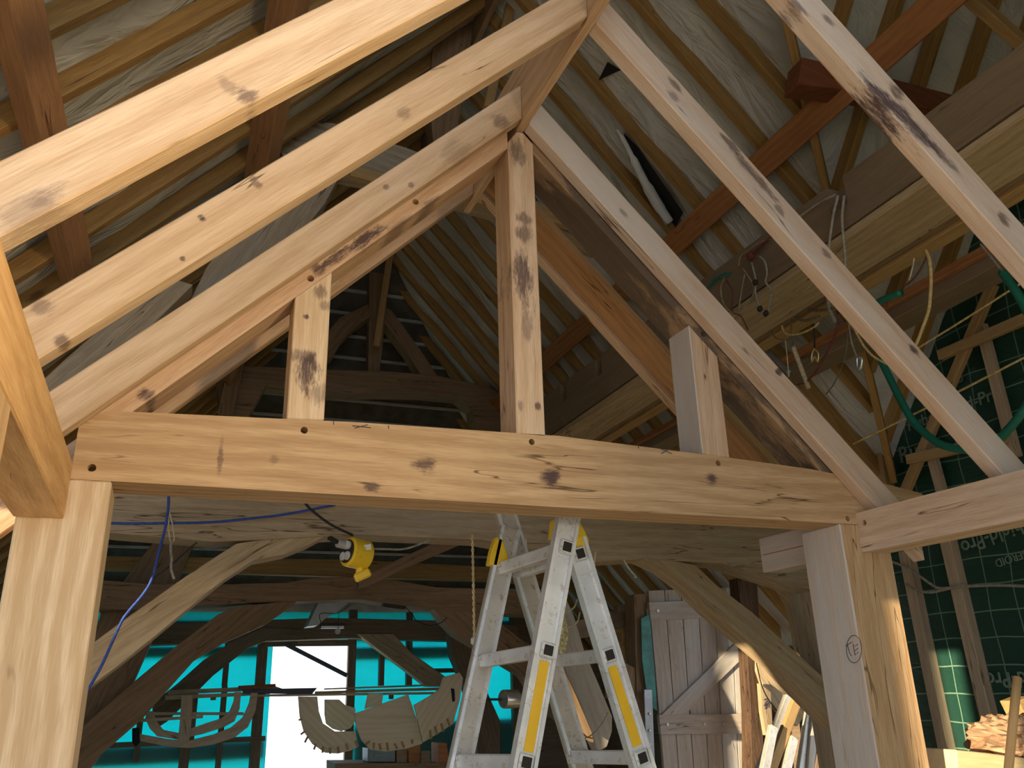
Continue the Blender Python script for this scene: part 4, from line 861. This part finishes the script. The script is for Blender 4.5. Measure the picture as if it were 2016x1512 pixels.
rope('coiled_wire', [(1142, 1205), (1136, 1225), (1120, 1235), (1108, 1228)], Y=6.3, r=.005, mat=R_CRM, label='lower cream loop of wire seen through the ladder')
o = T('bark_strip', [(1108, 1212), (1116, 1222), (1120, 1250), (1112, 1290), (1100, 1285), (1098, 1240)], 6.5, .05, plain('straw', (0.75, 0.62, 0.33), 0.9, var=.5, scale=40), 'ragged golden bundle of straw seen between the ladder legs', 'bundle')
T('timber_piece', [(1208, 1375), (1250, 1375), (1250, 1315), (1232, 1305), (1216, 1320)], 7.3, .2, M_BROWN, 'brown timber piece to the left of the plank door', 'timber')

# ------------------------------------------------------------------ plank door on the right and what stands round it
DY = 7.5
dr = root('plank_door', B2F(atBY(1380, 1500, DY))); tag(dr, 'weathered ledged plank door with rust-brown stains, right of the ladder', 'door', kind='thing')
zb_ = atBY(1300, 1512, DY).z-1.0
dl = [(1276, 1162), (1312, 1160), (1318, 1640)]
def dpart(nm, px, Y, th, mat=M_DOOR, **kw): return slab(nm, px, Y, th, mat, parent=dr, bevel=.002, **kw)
xs = [0, .2, .4, .6, .8, 1.0]
def dxy(u, v): # door pixel: u across, v down (0 top..1 at y 1512)
    l = (1276+31*v, 1163+349*v); r = (1470+14*v, 1155+357*v); return (l[0]+(r[0]-l[0])*u, l[1]+(r[1]-l[1])*u)
for i in range(6):
    u0, u1 = i/6+.004, (i+1)/6-.004
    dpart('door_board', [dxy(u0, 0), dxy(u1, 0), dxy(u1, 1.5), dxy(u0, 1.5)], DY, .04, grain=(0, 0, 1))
for v0, v1, nb in ((.065, .165, 0), (.70, .81, 1)):
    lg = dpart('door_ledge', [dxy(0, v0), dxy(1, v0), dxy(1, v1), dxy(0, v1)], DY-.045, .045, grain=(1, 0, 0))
    for u in ((.08,) if not nb else (.08, .48, .69)):
        p = atBY(*dxy(u, (v0+v1)/2), DY-.05); cyl('bolt_head', p, (0, 1, 0), .016, .02, plain('galvanised_bolt', (0.6, 0.6, 0.6), 0.4, 0.7), parent=lg, barn=True)
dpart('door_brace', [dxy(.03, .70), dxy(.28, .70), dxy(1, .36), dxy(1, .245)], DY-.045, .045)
tag(slab('paper_note', [(1432, 1252), (1460, 1262), (1462, 1268), (1436, 1275)], DY-.01, .01, plain('cream_paper', (0.66, 0.60, 0.50), 0.8)), 'small cream scrap of paper near the door top right', 'paper')
T('door_post', [(1248, 1170), (1272, 1168), (1290, 1640), (1262, 1640)], DY+.02, .2, M_BROWN, 'dark upright post on the hinge side of the plank door', 'post', grain=(0, 0, 1))
o = T('metal_strip', [(1268, 1357), (1284, 1357), (1292, 1560), (1276, 1560)], DY-.05, .02, metal('steel_strip', (0.35, 0.37, 0.40), 0.4, (0.15, 0.12, 0.1), 0.4), 'grey metal strip with bolts on the post beside the door', 'strip', grain=(0, 0, 1))
for y in (1405, 1438, 1465, 1498): cyl('bolt_head', atBY(1279, y, DY-.06), (0, 1, 0), .012, .02, bpy.data.materials['galvanised_bolt'], parent=o, barn=True)
T('torn_film', [(1262, 1217), (1280, 1208), (1284, 1260), (1290, 1330), (1294, 1400), (1286, 1395), (1272, 1356), (1264, 1300)], DY-.03, .008, M_TEAL, 'torn teal film hanging at the hinge edge of the door', 'film')
bpy.data.objects['torn_film'].data.materials[0] = plain('teal_film', (0.02, 0.22, 0.20), 0.4, var=.4, scale=8)
T('upper_shelf_frame', [(1216, 1190), (1250, 1190), (1250, 1206), (1216, 1206)], 7.7, .1, M_ST, 'dark block above the shelf left of the door', 'block')
for i, (x0, y0, x1, y1) in enumerate(((1196, 1236, 1245, 1246), (1200, 1262, 1246, 1272), (1225, 1215, 1234, 1300))):
    T('shelf_board', [(x0, y0), (x1, y0), (x1, y1), (x0, y1)], 7.8, .2, M_BATT, ('upper pine rail left of the plank door', 'lower pine rail left of the plank door', 'short pine upright left of the plank door')[i], 'board')
# membrane strip right of the door with letters
ms = T('membrane_strip', [(1458, 1262), (1484, 1270), (1487, 1330), (1500, 1512), (1510, 1640), (1488, 1640), (1482, 1512), (1470, 1360)], DY+.06, .02, M_GREEN, 'strip of green printed membrane just right of the plank door', 'membrane', grain=(0, 0, 1))
ms.data.materials[0] = plain('mid_green_membrane', (0.05, 0.14, 0.10), 0.45, var=.15)
rr, uu = B2F((1, 0, 0)), B2F((0, 0, 1))
M_INK2 = plain('pale_green_print', (0.40, 0.55, 0.46), 0.6, var=.1)
text_on('print_lettering', 'O', B2F(atBY(1459, 1325, DY+.055)), .20, rr, uu, M_INK2, ms)
text_on('print_lettering', '-P', B2F(atBY(1470, 1372, DY+.055)), .075, rr, uu, M_INK2, ms)
for i in range(7):
    y = 1382+i*21; q = bar('printed_line', atBY(1470+i, y, DY+.055), atBY(1494+i, y, DY+.055), .004, .006, M_INK2, barn=True, parent=ms, bevel=0)
T('bark_post', [(1452, 1138), (1490, 1135), (1494, 1200), (1497, 1260), (1500, 1400), (1506, 1520), (1480, 1520), (1478, 1400), (1470, 1260), (1458, 1200)], 7.0, .15, wood('bark_post_wood', (0.13, 0.08, 0.05), (0.06, 0.035, 0.025), cracks=2, bump=1.0), 'dark bark-covered upright behind the right curved brace', 'post', grain=(0, 0, 1))
# white membrane with pine studs behind
wm = T('white_membrane', [(1378, 1118), (1620, 1100), (1660, 1640), (1480, 1640), (1470, 1262), (1400, 1200)], 8.6, .02, M_MEM, 'white membrane behind the right curved brace, framed by pine studs', 'membrane')
T('pine_stud', [(1549, 1155), (1566, 1155), (1584, 1290), (1568, 1290)], 8.3, .08, M_BATT, 'yellow pine stud in front of the white membrane', 'stud', grain=(0, 0, 1))
T('pine_rail', [(1500, 1214), (1556, 1209), (1558, 1222), (1502, 1228)], 8.25, .08, M_BATT, 'short yellow pine rail joining the bark post and the pine stud', 'rail')
T('bent_board', [(1492, 1290), (1520, 1300), (1560, 1350), (1590, 1400), (1570, 1430), (1530, 1400), (1505, 1360), (1492, 1320)], 6.8, .05, M_OLDL, 'broad tan board leaning under the right curved brace', 'board')
T('bent_board', [(1496, 1345), (1518, 1362), (1522, 1440), (1508, 1448), (1500, 1400)], 6.7, .05, M_OLDL, 'short tan board with a scribble, under the right curved brace', 'board')
scr = rope('scribble', [(1503, 1378), (1510, 1376), (1504, 1390), (1514, 1384), (1506, 1396), (1512, 1380), (1514, 1394)], Y=6.69, r=.002, mat=ink); scr.parent = bpy.data.objects['bent_board.001']; scr.matrix_local = WM['bent_board.001'].inverted() @ WM[scr.name]
rope('thin_cable', [(1488, 1300), (1500, 1350), (1515, 1380), (1540, 1412)], Y=6.6, r=.004, mat=R_BLK, label='thin dark cable looping over the leaning tan boards', cat='wire')
# stacked ladders and battens in the sun
M_ALS = metal('sunlit_aluminium', (0.72, 0.70, 0.66), 0.5, (0.35, 0.26, 0.15), 0.6, 0.5)
def lean(nm, a, c, Y, w, h, mat, label, cat): return tag(bar(nm, atBY(*a, Y), atBY(*c, Y-.1), w, h, mat, up=(0, 1, 0), barn=True), label, cat)
def ext(a, c, y=1640): t_ = (y-a[1])/(c[1]-a[1]); return (a[0]+(c[0]-a[0])*t_, y)
lean('stored_ladder_rail', (1553, 1373), ext((1553, 1373), (1500, 1512)), 6.3, .09, .05, M_ALS, 'leftmost aluminium ladder side leaning under the right brace', 'ladder rail')
lean('stored_batten', (1572, 1368), ext((1572, 1368), (1518, 1512)), 6.15, .08, .05, M_BATT, 'long pale pine batten leaning across the stored ladder sides', 'batten')
lean('stored_ladder_rail', (1596, 1388), ext((1596, 1388), (1578, 1512)), 6.35, .08, .05, M_ALS, 'middle aluminium ladder side, dark bolt hole near its top', 'ladder rail')
lean('stored_ladder_rail', (1562, 1452), ext((1562, 1452), (1548, 1512)), 6.1, .07, .05, M_ALS, 'short aluminium ladder side low in the stack, in full sun', 'ladder rail')
lean('stored_ladder_rail', (1522, 1430), ext((1522, 1430), (1508, 1500)), 6.05, .07, .05, M_ALS, 'lower aluminium ladder side at the left of the stack', 'ladder rail')
lean('stored_pole', (1618, 1400), ext((1618, 1400), (1606, 1512)), 6.3, .05, .05, M_BROWN, 'dark pole standing between the stored ladders and the oak post', 'pole')
lean('stored_board', (1606, 1393), ext((1606, 1393), (1597, 1512)), 6.3, .08, .03, M_HULL, 'white-edged board standing next to the dark pole', 'board')
lean('stored_board', (1634, 1425), ext((1634, 1425), (1637, 1512)), 6.3, .06, .03, M_OLDL, 'thin tan board standing at the right of the stack', 'board')
T('rusty_panel', [(1642, 1440), (1690, 1470), (1700, 1640), (1640, 1640)], 6.5, .05, plain('rusty_brown', (0.16, 0.07, 0.035), 0.85, var=.5, scale=5), 'rust-brown panel at the foot of the right curved brace', 'panel')

# ------------------------------------------------------------------ ropes and wires over the right-hand beams
XB = 2.87
def rp(px, r, mat, label, cat='rope', X=XB): return rope(dict(cord='thin_line', rope='hanging_rope').get(cat, 'hanging_'+cat), px, X=X, r=r, mat=mat, label=label, cat=cat)
rp([(1650, 385), (1640, 427), (1631, 491)], .006, R_GRY, 'left of two grey ropes hung in the notch of the big beam')
rp([(1662, 385), (1658, 433), (1663, 496), (1664, 530)], .006, R_GRY, 'right of two grey ropes hung in the notch of the big beam')
rp([(1573, 428), (1610, 401), (1645, 383)], .005, R_GRY, 'grey rope lying along the top of the big beam to the notch')
o = rp([(1518, 467), (1496, 486), (1478, 504)], .006, R_RED, 'short dark red cord knotted at the second notch', 'cord')
cyl('cord_knot', B2F(atBX(1478, 504, XB)), (1, 0, 0), .024, .04, R_RED, parent=o, bevel=.008)
rp([(1454, 523), (1459, 504), (1474, 493), (1491, 480), (1517, 470)], .004, R_TAN, 'tan cord looped beside the red knot', 'cord')
o = rp([(1480, 517), (1488, 552), (1487, 576), (1495, 605)], .005, R_GRY, 'grey bungee cord with black ball ends', 'cord')
for q in ((1487, 556), (1496, 608), (1508, 617)): cyl('ball_end', B2F(atBX(*q, XB-.02)), (1, 0, 0), .018, .032, M_BLK, parent=o, bevel=.01)
rp([(1494, 504), (1506, 516), (1510, 540), (1507, 555), (1517, 571), (1516, 592), (1512, 613)], .005, R_GRY, 'thick twisted grey rope hanging beside the black ball ends')
rp([(1462, 528), (1483, 562), (1480, 586), (1459, 610), (1440, 614), (1424, 596), (1419, 567), (1427, 545)], .0035, R_TAN, 'large thin loop of tan cord on the side of the big beam', 'cord')
rp([(1466, 540), (1459, 578), (1452, 626)], .003, R_TAN, 'thin tan cord hanging straight inside the large loop', 'cord')
rp([(1430, 552), (1443, 575), (1442, 612), (1459, 623), (1473, 650)], .0035, R_RED, 'thin dark red cord curling below the big beam', 'cord')
rp([(1392, 570), (1406, 552), (1420, 544), (1436, 538)], .008, R_GRN, 'short teal hose lying over the big beam by the orange purlin', 'hose')
rp([(1517, 573), (1530, 583), (1544, 586), (1578, 578), (1600, 557)], .003, R_TAN, 'shallow sagging cord under the nearest left rope group', 'cord')
XC = 3.30
rp([(1566, 602), (1560, 626), (1557, 658), (1562, 679)], .004, R_OLV, 'olive cord hanging down from the yellow rail', 'cord', XC)
rp([(1563, 621), (1575, 629), (1590, 631), (1613, 623)], .007, R_OLV, 'upper thick olive rope coil under the yellow rail', 'rope', XC)
rp([(1588, 605), (1600, 611), (1626, 610), (1647, 605)], .007, R_OLV, 'thick olive rope coil wound over the yellow rail', 'rope', XC)
rp([(1536, 625), (1545, 655), (1570, 658), (1600, 646), (1612, 635)], .005, R_YEL, 'golden rope coil sunlit under the yellow rail', 'rope', XC)
rp([(1514, 637), (1526, 664), (1547, 669), (1560, 661)], .003, R_OLV, 'thin olive loop at the left end of the rope coils', 'cord', XC)
rp([(1546, 666), (1550, 705), (1553, 742)], .003, R_CRM, 'fine cream string hanging beside the white tube', 'string', XC)
rp([(1562, 684), (1570, 705), (1580, 732), (1592, 764)], .011, R_CRM, 'stiff cream rope end hanging like a tube', 'rope', XC)
rp([(1510, 690), (1530, 710), (1556, 735)], .016, metal('dull_tube', (0.4, 0.45, 0.5), 0.5, (0.1, 0.1, 0.1), 0.5), 'short dull metal tube behind the cream rope end', 'tube', XC+.2)
rp([(1655, 614), (1644, 660), (1618, 713), (1592, 748), (1570, 758)], .005, R_RED, 'long brown-red cord sweeping down to the right rafter', 'cord', XC)
o = rp([(1601, 637), (1603, 660), (1604, 686)], .004, R_BLK, 'dark strap with a brass snap shackle', 'strap', XC)
q = rope('shackle', [(1604, 686), (1599, 696), (1598, 712), (1604, 702), (1610, 712), (1611, 696), (1605, 688)], X=XC-.01, r=.0045, mat=metal('brass', (0.8, 0.62, 0.3), 0.3, (0.3, 0.2, 0.1), 0.2)); q.parent = o; q.matrix_local = WM[o.name].inverted() @ WM[q.name]
o = rp([(1670, 634), (1676, 671), (1687, 703)], .004, R_GRY, 'grey strap with a shiny steel shackle', 'strap', XC)
q = rope('shackle', [(1687, 704), (1688, 722), (1694, 725), (1697, 708), (1691, 703)], X=XC-.01, r=.006, mat=metal('bright_steel', (0.8, 0.85, 0.9), 0.2, (0.4, 0.4, 0.4), 0.2)); q.parent = o; q.matrix_local = WM[o.name].inverted() @ WM[q.name]
rp([(1670, 636), (1665, 697), (1645, 750), (1626, 777)], .003, R_OLV, 'thin olive cord hanging far below the steel shackle', 'cord', XC)
rp([(1629, 586), (1634, 610), (1645, 634)], .010, R_GRY, 'frayed grey strap end on the right of the rope coils', 'strap', XC)
rp([(1660, 621), (1680, 645), (1700, 680), (1720, 702), (1745, 716)], .005, R_YEL, 'yellow rope curving down to meet the green hose', 'rope', XC)
rp([(1822, 492), (1830, 512), (1833, 549), (1831, 590), (1826, 619), (1803, 681)], .007, R_YEL, 'yellow rope in a tall loop hanging from the rail at the right', 'rope', XC)
rp([(1826, 502), (1812, 530), (1795, 552), (1770, 572), (1750, 592), (1745, 620)], .004, R_RED, 'copper coloured cord beside the tall yellow rope loop', 'cord', XC)
rp([(1800, 508), (1796, 530), (1790, 552)], .003, R_CRM, 'short fine string beside the copper cord', 'string', XC)
rp([(1724, 598), (1745, 588), (1774, 576)], .016, R_GRN, 'short stub of green hose poking out above the right rafter', 'hose', XC)
rp([(1733, 706), (1750, 740), (1767, 775), (1795, 825), (1820, 852), (1850, 874), (1885, 884), (1915, 884), (1958, 870), (1985, 846), (2010, 815), (2040, 760), (2040, 660), (2010, 590), (1978, 542), (1975, 535)], .017, R_GRN, 'long loop of green garden hose against the green wall', 'hose', 3.6)
rp([(1930, 480), (1950, 505), (1978, 540)], .005, R_GRY, 'grey cord carrying the green hose at the right edge', 'cord', 3.6)
rp([(1680, 874), (1840, 795), (2030, 697)], .005, R_YEL, 'lower taut yellow twine stretched across the green wall', 'twine', 3.9)
rp([(1800, 690), (1900, 628), (2030, 545)], .005, R_YEL, 'upper taut yellow twine stretched across the green wall', 'twine', 3.9)
rope('slung_cable', [(1755, 1105), (1790, 1120), (1830, 1148), (1850, 1158), (1890, 1155), (1960, 1152), (2040, 1155)], X=4.85, r=.008, mat=R_GRY, label='dark cord slung along the green wall below the oak plate', cat='cord')
rope('slung_cable', [(1785, 1150), (1800, 1160), (1830, 1166), (1870, 1158), (1900, 1150)], X=4.85, r=.008, mat=R_GRY, label='second dark cord looped under the first on the green wall', cat='cord')
rope('hanging_wire', [(1108, 822), (1118, 850), (1128, 872)], X=XB, r=.003, mat=R_TAN, label='thin wire hanging from the far notch beside the king post', cat='wire')

# ------------------------------------------------------------------ offcuts, crumpled bag and stick at the bottom right
OY = 2.8
T('pale_offcut', [(1882, 1476), (1940, 1482), (2060, 1498), (2060, 1560), (1890, 1560)], OY, .45, wood('sawn_offcut', (0.80, 0.66, 0.42), (0.66, 0.50, 0.28), cracks=0), 'pale sawn block at the bottom right corner', 'block')
T('pale_offcut', [(2004, 1380), (2030, 1370), (2060, 1400), (2060, 1420), (2020, 1412)], OY+.2, .1, M_BATT, 'small pale offcut at the right edge above the crumpled bag', 'block')
M_BAG = plain('brown_paper_sack', (0.42, 0.27, 0.17), 0.75, var=.25, scale=8, bump=.4)
from mathutils import noise as mnoise
bc = B2F(atBY(1990, 1450, OY+.15)); v, f = [], []; nu, nv = 40, 28
for i in range(nu):
    for j in range(nv+1):
        a_, b2 = 2*math.pi*i/nu, math.pi*j/nv; d = Vector((math.cos(a_)*math.sin(b2), math.sin(a_)*math.sin(b2), math.cos(b2)))
        q = abs(mnoise.noise(d*2.2+Vector((3, 1, 2))))*.9 + abs(mnoise.noise(d*5))*.5; rr_ = .75+.55*q
        v.append(bc + Vector((d.x*.205, d.y*.16, d.z*.10))*rr_)
for i in range(nu):
    for j in range(nv): f.append((i*(nv+1)+j, ((i+1) % nu)*(nv+1)+j, ((i+1) % nu)*(nv+1)+j+1, i*(nv+1)+j+1))
o = put('crumpled_sack', v, f, M_BAG); tag(o, 'crumpled brown paper sack on the pile at the bottom right', 'sack')
o = cyl('tool_handle', B2F(atBY(1995, 1425, OY-.15)), atBY(2003, 1332, OY-.15)-atBY(1986, 1520, OY-.15), .025, .52, wood('handle_wood', (0.74, 0.50, 0.25), (0.62, 0.38, 0.17), cracks=0), bevel=.006, barn=True)
bpy.data.objects.remove(o)
p, q = atBY(2003, 1334, OY-.2), atBY(1984, 1530, OY-.2)
o = tube('tool_handle', [B2F(p), B2F(q)], .0135, wood('handle_wood', (0.74, 0.50, 0.25), (0.62, 0.38, 0.17), cracks=0), curve=False, seg=14, xdir=B2F(q-p)); tag(o, 'round wooden tool handle standing upright at the bottom right', 'handle')
o = tag(box('timber_stack', (3.02, OY-.1, -.80), (3.9, OY+.6, atBY(1940, 1545, OY).z), M_OLDL, barn=True), 'low timber stack carrying the sack and offcuts at the bottom right', 'timber stack')

# ------------------------------------------------------------------ smaller things
o = box('oak_post', (-.41, 1.40, FL), (-.28, 1.632, .494), M_OAK, grain=(0, 0, 1)); tag(o, 'oak prop under the left wall plate, only a bright sliver at the left edge', 'post')
for nm, pts in (('pencil_cross', [(694, 838), (730, 842)]), ('pencil_cross', [(698, 843), (724, 836)]), ('pencil_cross', [(1300, 883), (1322, 893)]), ('pencil_cross', [(1302, 893), (1320, 882)]), ('pencil_tick', [(657, 829), (657, 836)]), ('pencil_tick', [(765, 838), (765, 844)]), ('pencil_tick', [(1257, 877), (1257, 883)])):
    tube(nm, [atY(x, y, 2.6985) for x, y in pts], .0012, ink, seg=4, parent=tie, curve=False)
def atR(x, y, off=0.0):      # a point near the right roof slope
    d = rayB(x, y); return d*((RZ+TT*RX+off)/(TT*d.x+d.z))
o = put('ceiling_tear_shade', [atR(*q, .10) for q in ((1196, 122), (1222, 138), (1178, 158))] + [atR(*q, .12) for q in ((1196, 122), (1222, 138), (1178, 158))], [(0, 1, 2), (5, 4, 3), (0, 3, 4, 1), (1, 4, 5, 2), (2, 5, 3, 0)], M_BLK, barn=True); tag(o, 'small black patch for the dark inside a tear', kind='structure')  # black slab puts the dark of the hole into colour
o = tube('torn_roof_flap', [B2F(atR(*q, -.02)) for q in ((1215, 255), (1235, 290), (1262, 345), (1290, 395), (1318, 438))], .02, M_MEM, seg=10, radii=[.008, .016, .026, .034, .030]); tag(o, 'rolled flap of pale membrane hanging loose from the right roof slope', 'flap')
o = put('shadow_gap_sheet', [atR(*q, .09) for q in ((1228, 262), (1256, 290), (1345, 418), (1330, 448), (1240, 320))] + [atR(*q, .11) for q in ((1228, 262), (1256, 290), (1345, 418), (1330, 448), (1240, 320))], [(0, 1, 2, 3, 4), (9, 8, 7, 6, 5), (0, 5, 6, 1), (1, 6, 7, 2), (2, 7, 8, 3), (3, 8, 9, 4), (4, 9, 5, 0)], M_BLK, barn=True); o.name = 'ceiling_gap_shade'; tag(o, 'black sheet for the shade in the gap beside the loose flap', kind='structure')  # black sheet stands in for the shade within the gap
